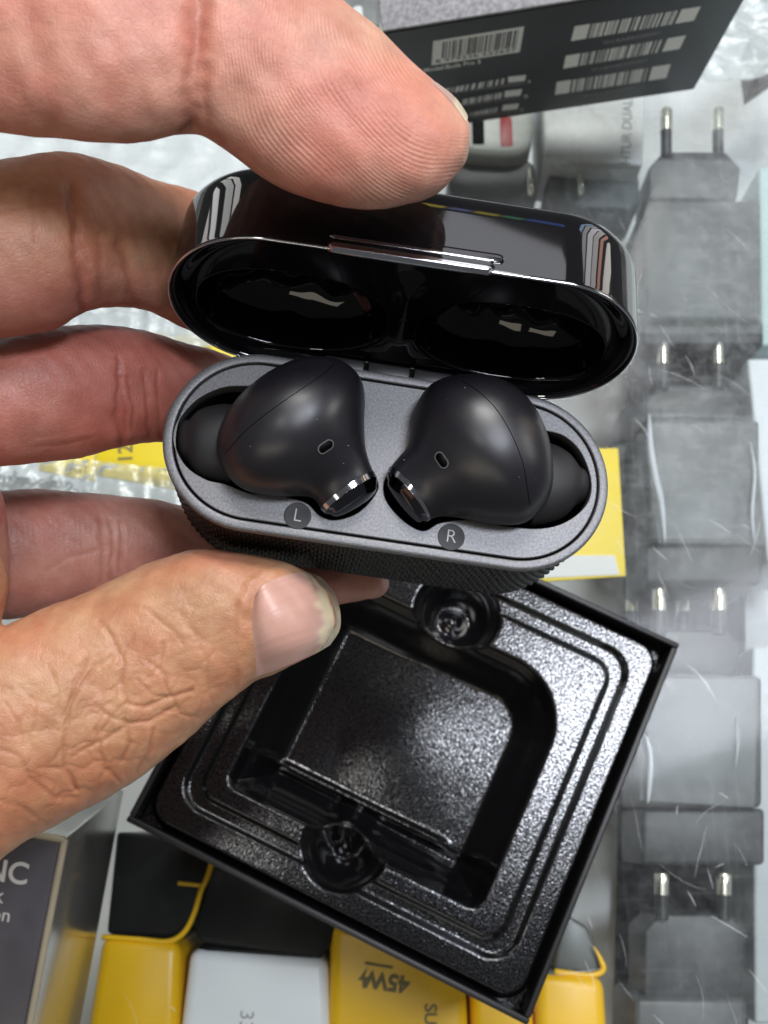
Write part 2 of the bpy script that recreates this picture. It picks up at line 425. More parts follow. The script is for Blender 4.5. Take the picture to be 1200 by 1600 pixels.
# front catch: a long bar with rounded ends, proud of the wall
def stad_xz(a, b, n=64): return stadium(a, b, n)
def catch(x0, x1, z0, z1, y0, y1, bev=.28, name='catch', m=M_gloss):
    a = (x1-x0)/2; b = (z0-z1)/2; cx = (x0+x1)/2; cz = (z0+z1)/2; rings = []
    for off, y in ((0, y0), (0, y1-bev), (bev*.3, y1-bev*.3), (bev, y1)):
        p = stad_xz(a-off, b-off); rings.append(np.column_stack([cx+p[:, 0], np.full(len(p), y), cz+p[:, 1]]))
    p = stad_xz(a-bev-.18, b-bev-.18); rings.append(np.column_stack([cx+p[:, 0], np.full(len(p), y1-.02), cz+p[:, 1]]))
    V, Fc = loft(rings, cap0=False); return lidpart(name, V, Fc, m, sharp=30)
catch(-10.9, 9.2, .25, -1.5, CB-.6, CB+.55)
catch(-10.5, 8.9, .45, -.35, CB-.2, CB+.75, .12, 'catch_trim', M_chrome)
catch(-10.6, 9.0, -1.05, -1.5, CB-.2, CB+.66, .1, 'catch_trim', M_chrome)
catch(1.0, 10.4, -1.2, -2.9, CB-.6, CB+.18, .3, 'catch')

# ------------------------------------------------------------------ earbuds
def section_loft(stations, m=44, n=56, pw=2.0, caps=(2.0, 2.0)):
    """stations: (p, q, height, up, down) - silhouette ends in sight-line coordinates at a height over the case's deck"""
    A = []
    for p, q, h, du, dl in stations:
        L = CASE.local([p, q], h); A.append(np.concatenate([L[0], L[1], [du, dl]]))
    A = catmull(A, m); rings = []
    q = np.linspace(0, 2*math.pi, n, endpoint=False); c, s = np.cos(q), np.sin(q)
    c = np.sign(c)*np.abs(c)**(2/pw); s = np.sign(s)*np.abs(s)**(2/pw)
    def rg(r, k=1.0, sh=0):
        ce = (r[:3]+r[3:6])/2; a = (r[3:6]-r[:3])/2*k
        N3 = np.array([0, 0, 1.])
        return ce+sh+c[:, None]*a+np.where(s > 0, r[6], r[7])[:, None]*k*s[:, None]*N3
    for e, (r, nx, L) in enumerate(((A[0], A[1], caps[0]), (A[-1], A[-2], caps[1]))):
        d = (r[:3]+r[3:6])/2-(nx[:3]+nx[3:6])/2; d = d/(np.linalg.norm(d)+1e-9); ex = []
        for t in np.linspace(0, math.pi/2, 9)[1:]:
            ex.append(rg(r, max(math.cos(t), .02), d*L*math.sin(t)))
        if e == 0: rings += ex[::-1]; rings += [rg(a) for a in A]
        else: rings += ex
    return loft(rings)
def bvh_of(o):
    me = o.data; return BVHTree.FromPolygons([v.co[:] for v in me.vertices], [p.vertices[:] for p in me.polygons])
def drop(bvh, p):               # pixel -> point and normal on a mesh kept in CASE's local frame (metres)
    o = CASE.mat().inverted()@Vector(CAM*S); X = CASE.local([p], 0)[0]*S
    d = (Vector(X)-o).normalized(); h = bvh.ray_cast(o, d); return h
def earbud(label, body, tip, cap, seam, slot, slot_dir):
    e = tag(empty('earbud', CASE), label, 'earbud', 'the pair of earbuds in the open case')
    V, Fc = section_loft(body, caps=(.3, .9)); b = mesh('body', V, Fc, M_bud, parent=e)
    V, Fc = section_loft(tip, m=26, caps=(.2, 1.6), pw=2.2); mesh('ear_tip', V, Fc, M_tip, parent=e)
    V, Fc = section_loft(cap[:2], m=6, caps=(.05, .05)); mesh('stem_ring', V, Fc, M_capring, parent=e, sharp=40)
    V, Fc = section_loft(cap[1:], m=10, caps=(.05, 1.1)); mesh('stem_cap', V, Fc, M_cap, parent=e)
    bv = bvh_of(b); pts = []
    for p in catmull(np.array(seam, float), 60):
        h = drop(bv, p)
        if h[0] is not None: pts.append(np.array(h[0])/S+np.array(h[1])*.0)
    if len(pts) > 4:
        V, Fc = tube(pts, .055, 6); mesh('seam', V, Fc, M_hole, parent=e)
    h = drop(bv, slot)
    if h[0] is not None:
        P = np.array(h[0])/S; nz = np.array(h[1]); L = CASE.local([slot, (slot[0]+slot_dir[0], slot[1]+slot_dir[1])]); ex = L[1]-L[0]
        ex -= nz*(ex@nz); ex /= np.linalg.norm(ex); ey = np.cross(nz, ex)
        s0 = stadium(1.18, .70, 40); s1 = stadium(1.02, .55, 40)
        V, Fc = loft([ring(s0, -.1), ring(s0, .035), ring(s1, .05), ring(s1, .0)], cap0=False, cap1=False)
        mesh('slot_lip', xf2(V, P, ex, ey, nz), Fc, M_lip, parent=e, sharp=40)
        V, Fc = loft([ring(s1, -.1), ring(s1, .02)], cap0=False); mesh('microphone_slot', xf2(V, P, ex, ey, nz), Fc, M_hole, parent=e)
    return e
earbud('left earbud, stem pointing down right beside the L mark',
       [((503, 796), (585, 741), 1.5, 3.6, 4), ((489, 778), (578, 726), 1.8, 4.0, 4), ((466, 773), (571, 700), 2.0, 5.2, 5), ((425, 773), (569, 660), 2.2, 7.0, 6), ((378, 762), (570, 622), 2.4, 8.2, 6.5), ((346, 730), (560, 590), 2.4, 8.4, 6.5), ((339, 690), (530, 568), 2.2, 7.6, 6), ((356, 648), (482, 566), 1.8, 5.6, 5), ((392, 614), (442, 584), 1.2, 3.2, 3)],
       [((368, 634), (360, 757), -1.2, 3.6, 5), ((344, 634), (338, 752), -1.3, 3.8, 5), ((314, 642), (309, 742), -1.5, 3.6, 4.5), ((296, 658), (292, 720), -1.8, 2.8, 4)],
       [((501, 796), (586, 739), 1.5, 3.8, 4), ((507, 802), (589, 747), 1.5, 3.7, 4), ((517, 804), (588, 760), 1.3, 3.1, 3.5)],
       [(522, 570), (500, 588), (462, 614), (425, 640), (385, 672), (352, 708)], (509, 698), (20, -12))
earbud('right earbud, stem pointing down left beside the R mark',
       [((608, 733), (671, 812), 1.5, 3.6, 4), ((620, 718), (690, 806), 1.8, 4.0, 4), ((636, 698), (722, 808), 2.0, 5.2, 5), ((644, 665), (776, 818), 2.2, 7.0, 6), ((651, 632), (826, 814), 2.4, 8.2, 6.5), ((670, 605), (858, 775), 2.4, 8.4, 6.5), ((702, 593), (860, 718), 2.2, 7.6, 6), ((744, 593), (842, 664), 1.8, 5.6, 5), ((776, 604), (814, 632), 1.2, 3.2, 3)],
       [((838, 690), (828, 822), -1.2, 3.6, 5), ((862, 696), (855, 818), -1.3, 3.8, 5), ((886, 710), (881, 808), -1.5, 3.6, 4.5), ((903, 732), (901, 788), -1.8, 2.8, 4)],
       [((607, 731), (672, 813), 1.5, 3.8, 4), ((604, 740), (668, 816), 1.5, 3.7, 4), ((606, 752), (660, 815), 1.3, 3.1, 3.5)],
       [(722, 595), (748, 612), (776, 640), (800, 680), (818, 728), (828, 790)], (690, 719), (12, 16))

# ------------------------------------------------------------------ hand
def skin_material():
    m = bpy.data.materials.new('skin'); m.use_nodes = True; t = NT(m); b = t.b
    at = t.n('ShaderNodeAttribute', attribute_name='tone'); rg = t.n('ShaderNodeAttribute', attribute_name='ridge'); ra = t.n('ShaderNodeAttribute', attribute_name='ridge_amount'); cr = t.n('ShaderNodeAttribute', attribute_name='crease')
    n1 = t.noise(260, 5, rough=.6); n2 = t.noise(70, 3)
    mx = t.n('ShaderNodeMix', data_type='RGBA', blend_type='MULTIPLY'); mx.inputs[0].default_value = 1
    t.l(at.outputs['Color'], mx.inputs[6])
    t.l(t.ramp(n1, [(.3, (.84, .72, .69, 1)), (.7, (1.10, 1.10, 1.09, 1))]), mx.inputs[7])
    mx2 = t.n('ShaderNodeMix', data_type='RGBA', blend_type='MULTIPLY'); mx2.inputs[0].default_value = 1
    t.l(mx.outputs[2], mx2.inputs[6]); t.l(t.ramp(n2, [(.35, (1.02, .82, .80, 1)), (.65, (.98, 1.05, 1.04, 1))]), mx2.inputs[7])
    t.l(mx2.outputs[2], b.inputs['Base Color'])
    b.inputs['Subsurface Weight'].default_value = .35; b.inputs['Subsurface Radius'].default_value = (1, .35, .2); b.inputs['Subsurface Scale'].default_value = .0014
    b.inputs['Roughness'].default_value = .46; b.inputs['Specular IOR Level'].default_value = .45
    # relief
    vec = t.coords()
    ds = t.n('ShaderNodeVectorMath', operation='ADD'); nz = t.n('ShaderNodeTexNoise'); nz.inputs['Scale'].default_value = 300; t.l(vec, nz.inputs[0])
    sc = t.n('ShaderNodeVectorMath', operation='SCALE'); sc.inputs['Scale'].default_value = .0008; t.l(nz.outputs['Color'], sc.inputs[0]); t.l(vec, ds.inputs[0]); t.l(sc.outputs[0], ds.inputs[1])
    vo = t.n('ShaderNodeTexVoronoi', feature='DISTANCE_TO_EDGE'); vo.inputs['Scale'].default_value = 1500; t.l(ds.outputs[0], vo.inputs['Vector'])
    e = t.ramp(vo.outputs['Distance'], [(0, 0.0), (.14, 1.0)])
    wv = t.math('SINE', t.math('MULTIPLY', rg.outputs['Fac'], 2*math.pi/.46)); wv = t.math('MULTIPLY', wv, ra.outputs['Fac'])
    nn = t.bump(e, .000022, .8)
    nn = t.bump(wv, .000024, 1.0, nn)
    nn = t.bump(t.noise(900, 4), .00014, .5, nn); nn = t.bump(t.noise(3800, 2), .00003, .6, nn)
    t.l(nn, b.inputs['Normal']); return m
M_skin = skin_material()
# fingers: (upper silhouette, lower silhouette, depth from camera, half thickness)
FING = {
 'index': dict(st=[((-330, -190), (-330, 200), 124, 9), ((-150, -165), (-150, 192), 120, 9.2), ((0, -150), (0, 206), 118, 9.4), ((130, -138), (130, 221), 118, 9.4), ((225, -130), (222, 221), 119, 9), ((318, -120), (296, 210), 120, 8.2), ((400, -92), (338, 224), 121, 8.6), ((468, -50), (402, 272), 122, 8.8), ((536, 0), (470, 307), 122.5, 8.6), ((597, 50), (548, 324), 123, 8.2), ((652, 103), (625, 323), 123.5, 7.6), ((697, 145), (686, 300), 124, 6.6), ((722, 178), (722, 262), 124, 4.6)], end=(734, 215, 124), pw=2.25),
 'middle': dict(st=[((-330, 290), (-330, 540), 130, 8.5), ((-100, 262), (-100, 534), 132, 8.5), ((0, 248), (0, 529), 134, 8.6), ((70, 239), (80, 517), 136, 8.6), ((125, 240), (130, 489), 138, 8.2), ((182, 256), (172, 480), 141, 7.8), ((242, 280), (222, 484), 145, 7.6), ((302, 298), (278, 508), 150, 7.2), ((362, 318), (340, 540), 156, 6.8)], end=(420, 440, 162), pw=2.2),
 'ring': dict(st=[((-330, 560), (-330, 730), 140, 8), ((-80, 540), (-80, 731), 141, 8), ((0, 527), (0, 729), 142, 8.2), ((75, 512), (65, 722), 144, 8.2), ((150, 507), (125, 715), 147, 8), ((212, 513), (188, 699), 150, 7.6), ((270, 530), (245, 690), 154, 7.2), ((335, 548), (310, 692), 160, 7)], end=(420, 640, 168), pw=2.2),
 'pinky': dict(st=[((-330, 790), (-330, 960), 152, 7.5), ((-80, 775), (-80, 966), 155, 7.5), ((0, 767), (8, 967), 158, 7.6), ((80, 765), (80, 958), 161, 7.4), ((160, 772), (160, 948), 164, 7.2), ((240, 781), (240, 940), 167, 7), ((330, 802), (330, 945), 170, 6.8), ((430, 828), (430, 952), 173, 6.6), ((515, 850), (518, 946), 175, 6.2), ((570, 872), (575, 936), 176, 4.4)], end=(609, 908, 177), pw=2.2),
 'thumb': dict(st=[((-300, 1130), (-180, 1560), 142, 11), ((-150, 1062), (-55, 1400), 144, 11), ((-60, 1012), (28, 1322), 146, 10.6), ((20, 974), (112, 1276), 148, 10.4), ((80, 946), (182, 1238), 149.5, 10.2), ((135, 927), (242, 1196), 150.5, 10), ((190, 899), (300, 1147), 151, 9.6), ((248, 874), (348, 1104), 151, 9), ((312, 859), (394, 1068), 151, 8.4), ((375, 863), (446, 1044), 151, 7.8), ((438, 877), (490, 1022), 151, 7), ((482, 895), (510, 1006), 151.8, 5.0), ((504, 918), (519, 984), 152.4, 2.8)], end=(524, 952, 152.6), pw=2.3),
}
def finger_geo(f, m=90, n=72):
    A = []
    for p, q, d, t in f['st']:
        X = at_depth([p, q], d); A.append(np.concatenate([X[0], X[1], [t]]))
    A = catmull(A, m); e = at_depth([f['end'][:2]], f['end'][2])[0]
    q = np.linspace(0, 2*math.pi, n, endpoint=False); c, s = np.cos(q), np.sin(q); pw = f['pw']
    c = np.sign(c)*np.abs(c)**(2/pw); s = np.sign(s)*np.abs(s)**(2/pw); rings = []; cen = []; rad = []
    for r in A:
        ce = (r[:3]+r[3:6])/2; v = CAM-ce; v /= np.linalg.norm(v); a = (r[:3]-r[3:6])/2
        rings.append(ce+c[:, None]*a+r[6]*s[:, None]*v); cen.append(ce); rad.append((np.linalg.norm(a)+r[6])/2)
    r = A[-1]; ce = (r[:3]+r[3:6])/2; v = CAM-ce; v /= np.linalg.norm(v); a = (r[:3]-r[3:6])/2
    for t in np.linspace(0, math.pi/2, 8)[1:]:
        k = max(math.cos(t), .03); rings.append(ce+(e-ce)*math.sin(t)+(c[:, None]*a+r[6]*s[:, None]*v)*k)
    return loft(rings), np.array(cen), np.array(rad)
def blob(cpx, depth, rx, ry, rz, n=40, m=24):
    c = at_depth([cpx], depth)[0]; rings = []
    for t in np.linspace(.03, math.pi-.03, m):
        q = np.linspace(0, 2*math.pi, n, endpoint=False)
        rings.append(c+rx*np.sin(t)*np.cos(q)[:, None]*RGT+ry*np.cos(t)*UPV*np.ones((n, 1))-rz*np.sin(t)*np.sin(q)[:, None]*FWD)
    return loft(rings)
def pix_dist(P, line):          # distance of pixels to a polyline, and position along it
    best = np.full(len(P), 1e9); line = np.asarray(line, float)
    for a, b in zip(line[:-1], line[1:]):
        d = b-a; L = d@d+1e-9; t = np.clip(((P-a)@d)/L, 0, 1); best = np.minimum(best, np.linalg.norm(P-(a+t[:, None]*d), axis=1))
    return best
def Z6(*pts): return [(x/2, 820+y/2) for x, y in pts]
CREASES = [  # finger, polyline, depth mm, width px
 ('index', [(311, -20), (309, 50), (304, 110), (299, 165), (300, 212)], 1.1, 15), ('index', [(322, 100), (318, 150), (330, 205), (345, 225)], .35, 9),
 ('index', [(52, 30), (66, 90), (74, 150), (80, 200)], .35, 22), ('index', [(175, 60), (180, 120), (178, 190)], .22, 20), ('index', [(5, 50), (20, 110), (40, 190)], .15, 14),
 ('middle', [(112, 290), (116, 340), (122, 390), (127, 440), (131, 492)], .55, 9), ('middle', [(118, 320), (124, 370), (138, 410)], .25, 4), ('middle', [(108, 300), (112, 350), (118, 380)], .2, 4), ('middle', [(186, 380), (198, 420), (210, 470), (214, 484)], .4, 8), ('middle', [(150, 370), (158, 420), (160, 470)], .2, 7), ('middle', [(-5, 300), (20, 290), (50, 285)], .14, 4), ('middle', [(0, 330), (40, 322), (90, 318)], .12, 4), ('middle', [(50, 300), (52, 340), (55, 380)], .12, 4),
 ('ring', [(184, 560), (186, 610), (183, 650), (190, 700)], .35, 5), ('ring', [(190, 590), (196, 640), (194, 690)], .22, 3.5), ('ring', [(202, 590), (207, 640), (206, 670)], .2, 3.5), ('ring', [(224, 580), (230, 630), (234, 680)], .25, 4), ('ring', [(246, 580), (249, 640), (250, 680)], .22, 4), ('ring', [(60, 690), (100, 684), (150, 676)], -.10, 4), ('ring', [(55, 700), (110, 694), (140, 686)], .12, 3),
 ('pinky', [(158, 810), (160, 850), (158, 910)], .28, 5), ('pinky', [(172, 812), (175, 850), (172, 905)], .25, 4), ('pinky', [(187, 815), (191, 850), (187, 895)], .22, 4), ('pinky', [(60, 800), (90, 830), (130, 850)], .12, 4), ('pinky', [(75, 890), (110, 870), (150, 860)], .12, 4),
 ('thumb', [(378, 938), (376, 980), (374, 1030), (378, 1075)], -.42, 7), ('thumb', [(386, 950), (388, 914), (418, 892), (455, 884)], -.34, 7)]
for d, wd, pts in [(.34, 4, ((268, 425), (232, 500), (212, 580), (200, 680), (206, 760), (240, 830))), (.30, 4, ((312, 300), (350, 350), (376, 400), (386, 440), (376, 490), (400, 550), (391, 610), (405, 680), (378, 740))), (.2, 3.2, ((415, 345), (388, 400), (370, 440))), (.25, 3.6, ((372, 402), (300, 440), (258, 495), (192, 600))),
        (.36, 4, ((398, 558), (450, 572), (520, 540), (600, 520))), (.32, 3.6, ((400, 622), (470, 612), (545, 570))), (.28, 3.6, ((458, 420), (512, 470), (532, 530))), (.22, 3.4, ((510, 368), (500, 440), (462, 482))), (.28, 3.8, ((300, 640), (312, 690), (330, 760), (372, 800))), (.24, 3.4, ((308, 682), (380, 640))), (.2, 3.4, ((228, 722), (300, 682))),
        (.26, 3.6, ((480, 640), (472, 700), (430, 772))), (.22, 3.2, ((540, 540), (562, 592), (622, 602))), (.16, 3.6, ((448, 258), (520, 312), (574, 372))), (.2, 4, ((0, 700), (60, 722), (100, 800), (172, 852), (240, 852))), (.16, 4, ((0, 862), (60, 880), (140, 930))), (.16, 4, ((610, 330), (646, 430), (652, 520))), (.12, 5, ((560, 280), (600, 330), (640, 360))), (.16, 3.4, ((60, 500), (110, 560), (105, 640))), (.14, 3.4, ((150, 440), (185, 520), (180, 590))),
        (.18, 3.4, ((120, 760), (190, 760), (240, 830))), (.18, 3.2, ((300, 560), (340, 600), (392, 612))), (.16, 3.0, ((430, 480), (470, 530), (520, 540))), (.15, 3.0, ((560, 470), (540, 520))), (.14, 3.2, ((20, 560), (60, 620), (70, 690))), (.15, 3.2, ((330, 330), (352, 380), (348, 420))), (.2, 3.4, ((320, 640), (350, 600), (386, 560)))]:
    CREASES.append(('thumb', Z6(*pts), d, wd))
def hand():
    geos = []; C3 = []; R3 = []; ID = []
    for k, (nm, f) in enumerate(FING.items()):
        gg, cen, rad = finger_geo(f); geos.append(gg); C3.append(cen); R3.append(rad); ID += [k]*len(cen)
    geos.append(blob((-420, 560), 140, 26, 62, 15)); geos.append(blob((-330, 1000), 142, 22, 34, 14))
    geos.append(blob((-26, 870), 144, 2.9, 11.5, 6)); geos.append(blob((-560, 700), 145, 40, 45, 17))
    bm = bmesh.new(); V, Fc = join(geos); me = mesh_from(V, Fc); bm.from_mesh(me); bmesh.ops.recalc_face_normals(bm, faces=bm.faces); bm.to_mesh(me); bm.free()
    o = bpy.data.objects.new('hand', me); COL.objects.link(o)
    r = o.modifiers.new('r', 'REMESH'); r.mode = 'VOXEL'; r.voxel_size = .00042; r.use_smooth_shade = True
    s_ = o.modifiers.new('s', 'SMOOTH'); s_.factor = .5; s_.iterations = 5
    me2 = bpy.data.meshes.new_from_object(o.evaluated_get(bpy.context.evaluated_depsgraph_get()))
    o.modifiers.clear(); o.data = me2; me2.materials.append(M_skin)
    bm = bmesh.new(); bm.from_mesh(me2); bm.normal_update(); cv = Vector(CAM*S); ed = set()
    vis = {}
    for v in bm.verts:
        p = (np.array(v.co)/S-CAM); d = p@FWD; vis[v.index] = -40 < 600+FPX*(p@RGT)/d < 760 and -40 < 800-FPX*(p@UPV)/d < 1380 and v.normal.dot(cv-v.co) > -.15*(cv-v.co).length
    ed = [e for e in bm.edges if vis[e.verts[0].index] and vis[e.verts[1].index]]
    bmesh.ops.subdivide_edges(bm, edges=ed, cuts=1, use_grid_fill=True, smooth=0.0); bm.to_mesh(me2); bm.free()
    print('hand faces', len(me2.polygons))
    n = len(me2.vertices); co = np.empty(n*3); me2.vertices.foreach_get('co', co); X = co.reshape(-1, 3)/S
    no = np.empty(n*3); me2.vertex_normals.foreach_get('vector', no); no = no.reshape(-1, 3)
    CC = np.concatenate(C3); RR = np.concatenate(R3); ID = np.array(ID); fid = np.empty(n, int); along = np.empty(n)
    arc = np.concatenate([np.concatenate([[0], np.cumsum(np.linalg.norm(np.diff(c, axis=0), axis=1))]) for c in C3])
    for i in range(0, n, 20000):
        d = np.linalg.norm(X[i:i+20000, None]-CC[None], axis=2)/RR; j = d.argmin(1); fid[i:i+20000] = ID[j]; along[i:i+20000] = arc[j]
    P, dep = proj(X); vdir = CAM-X; vdir /= np.linalg.norm(vdir, axis=1)[:, None]; face = (no*vdir).sum(1)
    names = list(FING); disp = np.zeros(n); cre = np.zeros(n); ft = np.clip((face-.02)/.25, 0, 1)
    for nm, line, dm, wd in CREASES:
        k = names.index(nm); lo = np.min(line, 0)-5*wd; hi = np.max(line, 0)+5*wd
        sel = np.where((fid == k) & (face > 0) & (P[:, 0] > lo[0]) & (P[:, 0] < hi[0]) & (P[:, 1] > lo[1]) & (P[:, 1] < hi[1]))[0]
        if not len(sel): continue
        wob = 1.6*np.sin(P[sel, 0]*.11+P[sel, 1]*.05)+1.0*np.sin(P[sel, 1]*.19-P[sel, 0]*.05)
        pd = pix_dist(P[sel]+np.column_stack([wob, -wob*.6])*min(1, wd/6), line)
        gq = np.exp(-(pd/wd)**2); gs = gq-.12*np.exp(-((pd-2.4*wd)/(wd*1.2))**2)
        disp[sel] -= dm*(.55 if dm < .5 else .8)*gs*ft[sel]; cre[sel] = np.maximum(cre[sel], gq*min(1, abs(dm)/.3)*ft[sel]*(dm > 0))
    # puckered skin over the thumb joint: small irregular cells
    for (cx, cy, rx, ry, cell, amp, seed, ang, st_) in ((205, 1105, 165, 135, 34, .26, 3, -.6, 1.5), (60, 1180, 190, 140, 42, .22, 5, -.5, 1.6), (315, 985, 130, 100, 20, .11, 9, -.5, 2.2)):
        sel = np.where((fid == 4) & (face > 0) & (np.abs(P[:, 0]-cx) < 1.3*rx) & (np.abs(P[:, 1]-cy) < 1.3*ry))[0]
        rg = np.random.default_rng(seed); q = P[sel]-[cx, cy]; R_ = np.array([[math.cos(ang), math.sin(ang)], [-math.sin(ang), math.cos(ang)]]); w_ = np.exp(-(q[:, 0]/rx)**4-(q[:, 1]/ry)**4)
        q = q@R_.T; q = q+np.column_stack([5*np.sin(q[:, 1]*.09)+3*np.sin(q[:, 1]*.21), 5*np.sin(q[:, 0]*.08)+3*np.sin(q[:, 0]*.19+1)]); q[:, 0] /= st_
        ng = int(600/cell); off = rg.uniform(0, 1, (ng, ng, 2)); gi = np.floor(q/cell).astype(int); d1 = np.full(len(sel), 1e9); d2 = d1.copy()
        for ax in (-2, -1, 0, 1, 2):
            for ay in (-2, -1, 0, 1, 2):
                ii = gi+[ax, ay]; o_ = off[ii[:, 0] % ng, ii[:, 1] % ng]; d = np.linalg.norm((ii+o_)*cell-q, axis=1)
                d2 = np.minimum(d2, np.maximum(d1, d)); d1 = np.minimum(d1, d)
        ed = (d2-d1)*.5; cut = np.exp(-(ed/2.4)**2)*rg.uniform(.5, 1)*(.35+.65*(.5+.5*np.sin(q[:, 0]*.05+q[:, 1]*.033+seed)))
        disp[sel] += amp*.62*w_*ft[sel]*((1-np.exp(-ed/6))*.6-cut*.5); cre[sel] = np.maximum(cre[sel], cut*w_*min(1, amp/.25)*.8)
    x, y, z = X.T
    und = .10*np.sin(x*.55+np.sin(y*.4)*1.3)*np.sin(y*.62+z*.5)+.05*np.sin(x*1.3+y*1.1)*np.sin(z*1.4-y*.9)
    X = X+no*(disp+und)[:, None]; me2.vertices.foreach_set('co', (X*S).ravel()); me2.update()
    # pigment, with shade painted into the ring finger and lower sides
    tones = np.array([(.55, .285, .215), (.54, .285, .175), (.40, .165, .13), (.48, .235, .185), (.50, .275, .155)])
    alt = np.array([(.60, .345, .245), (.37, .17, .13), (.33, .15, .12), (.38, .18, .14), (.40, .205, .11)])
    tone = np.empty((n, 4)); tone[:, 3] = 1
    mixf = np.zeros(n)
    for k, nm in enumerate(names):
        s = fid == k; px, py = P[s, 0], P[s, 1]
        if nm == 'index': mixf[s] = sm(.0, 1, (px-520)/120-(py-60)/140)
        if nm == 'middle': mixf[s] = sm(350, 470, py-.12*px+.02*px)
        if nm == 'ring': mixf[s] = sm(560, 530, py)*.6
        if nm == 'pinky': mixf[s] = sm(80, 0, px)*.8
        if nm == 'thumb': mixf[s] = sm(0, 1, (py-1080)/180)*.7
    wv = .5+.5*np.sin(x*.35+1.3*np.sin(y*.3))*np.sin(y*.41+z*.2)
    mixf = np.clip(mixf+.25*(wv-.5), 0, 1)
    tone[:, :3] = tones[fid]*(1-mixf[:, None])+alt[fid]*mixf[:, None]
    s = fid == 4; q = np.exp(-(((P[:, 0]-470)/60)**2+((P[:, 1]-885)/22)**2))*s; tone[:, :3] = tone[:, :3]*(1-.5*q[:, None])+np.array((.66, .47, .27))*.5*q[:, None]
    q = np.exp(-(((P[:, 0]-345)/45)**2+((P[:, 1]-872)/20)**2))*s; tone[:, :3] = tone[:, :3]*(1-.55*q[:, None])+np.array((.58, .25, .17))*.55*q[:, None]
    s = fid == 0; q = np.exp(-(((P[:, 0]-520)/90)**2+((P[:, 1]-200)/70)**2))*s; tone[:, :3] = tone[:, :3]*(1-.4*q[:, None])+np.array((.54, .22, .17))*.4*q[:, None]
    tone[:, :3] *= (1-.22*cre[:, None]*np.array([.55, 1, 1.1]))  # creases tinted redder, with some of their shade in the colour
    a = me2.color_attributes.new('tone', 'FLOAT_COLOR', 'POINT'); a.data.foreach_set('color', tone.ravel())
    # friction ridges on the index pad; fainter across the other fingers
    rd = np.hypot(P[:, 0]-720, P[:, 1]-40)*.072+.22*np.sin(P[:, 0]*.035-P[:, 1]*.043)+.5*np.sin(P[:, 0]*.021+P[:, 1]*.013); am = np.where(fid == 0, sm(300, 420, P[:, 0])*np.clip(.5+.6*np.sin(x*.5+1.7*np.sin(y*.45))*np.sin(y*.37+z*.3), .1, 1), 0.)
    rd = np.where(fid == 0, rd, along+.3*np.sin(P[:, 1]*.05)); am = np.where((fid == 3) | (fid == 2), .25, am); am = am*sm(.05, .3, face)
    for nme, arr in (('ridge', rd), ('ridge_amount', am), ('crease', cre)):
        a = me2.attributes.new(nme, 'FLOAT', 'POINT'); a.data.foreach_set('value', arr.astype(np.float32))
    me2.polygons.foreach_set('use_smooth', np.ones(len(me2.polygons), bool))
    tag(o, 'left hand gripping the open earbud case, index finger on the lid and thumb below', 'hand')
    return o
hand_o = hand()

def nail_material():
    m = bpy.data.materials.new('nail'); m.use_nodes = True; t = NT(m); b = t.b
    at = t.n('ShaderNodeAttribute', attribute_name='tone'); t.l(at.outputs['Color'], b.inputs['Base Color'])
    b.inputs['Roughness'].default_value = .36; b.inputs['Subsurface Weight'].default_value = .2; b.inputs['Subsurface Scale'].default_value = .001; b.inputs['Subsurface Radius'].default_value = (1, .4, .3)
    al = t.n('ShaderNodeAttribute', attribute_name='across')
    st_ = t.n('ShaderNodeTexNoise', noise_dimensions='1D'); st_.inputs['Scale'].default_value = 22; t.l(al.outputs['Fac'], st_.inputs['W'])
    nn = t.bump(st_.outputs[0], .00004, .7); t.l(t.bump(t.noise(1500, 3), .00004, .4, nn), b.inputs['Normal']); return m
def coons(top, bot, lef, rig, nu, nv):
    T = catmull(top, nu); B = catmull(bot, nu); Lf = catmull(lef, nv); R = catmull(rig, nv); G = np.empty((nv, nu, 2))
    for j in range(nv):
        v = j/(nv-1)
        for i in range(nu):
            u = i/(nu-1)
            G[j, i] = (1-v)*T[i]+v*B[i]+(1-u)*Lf[j]+u*R[j]-((1-u)*(1-v)*T[0]+u*(1-v)*T[-1]+(1-u)*v*B[0]+u*v*B[-1])
    return G
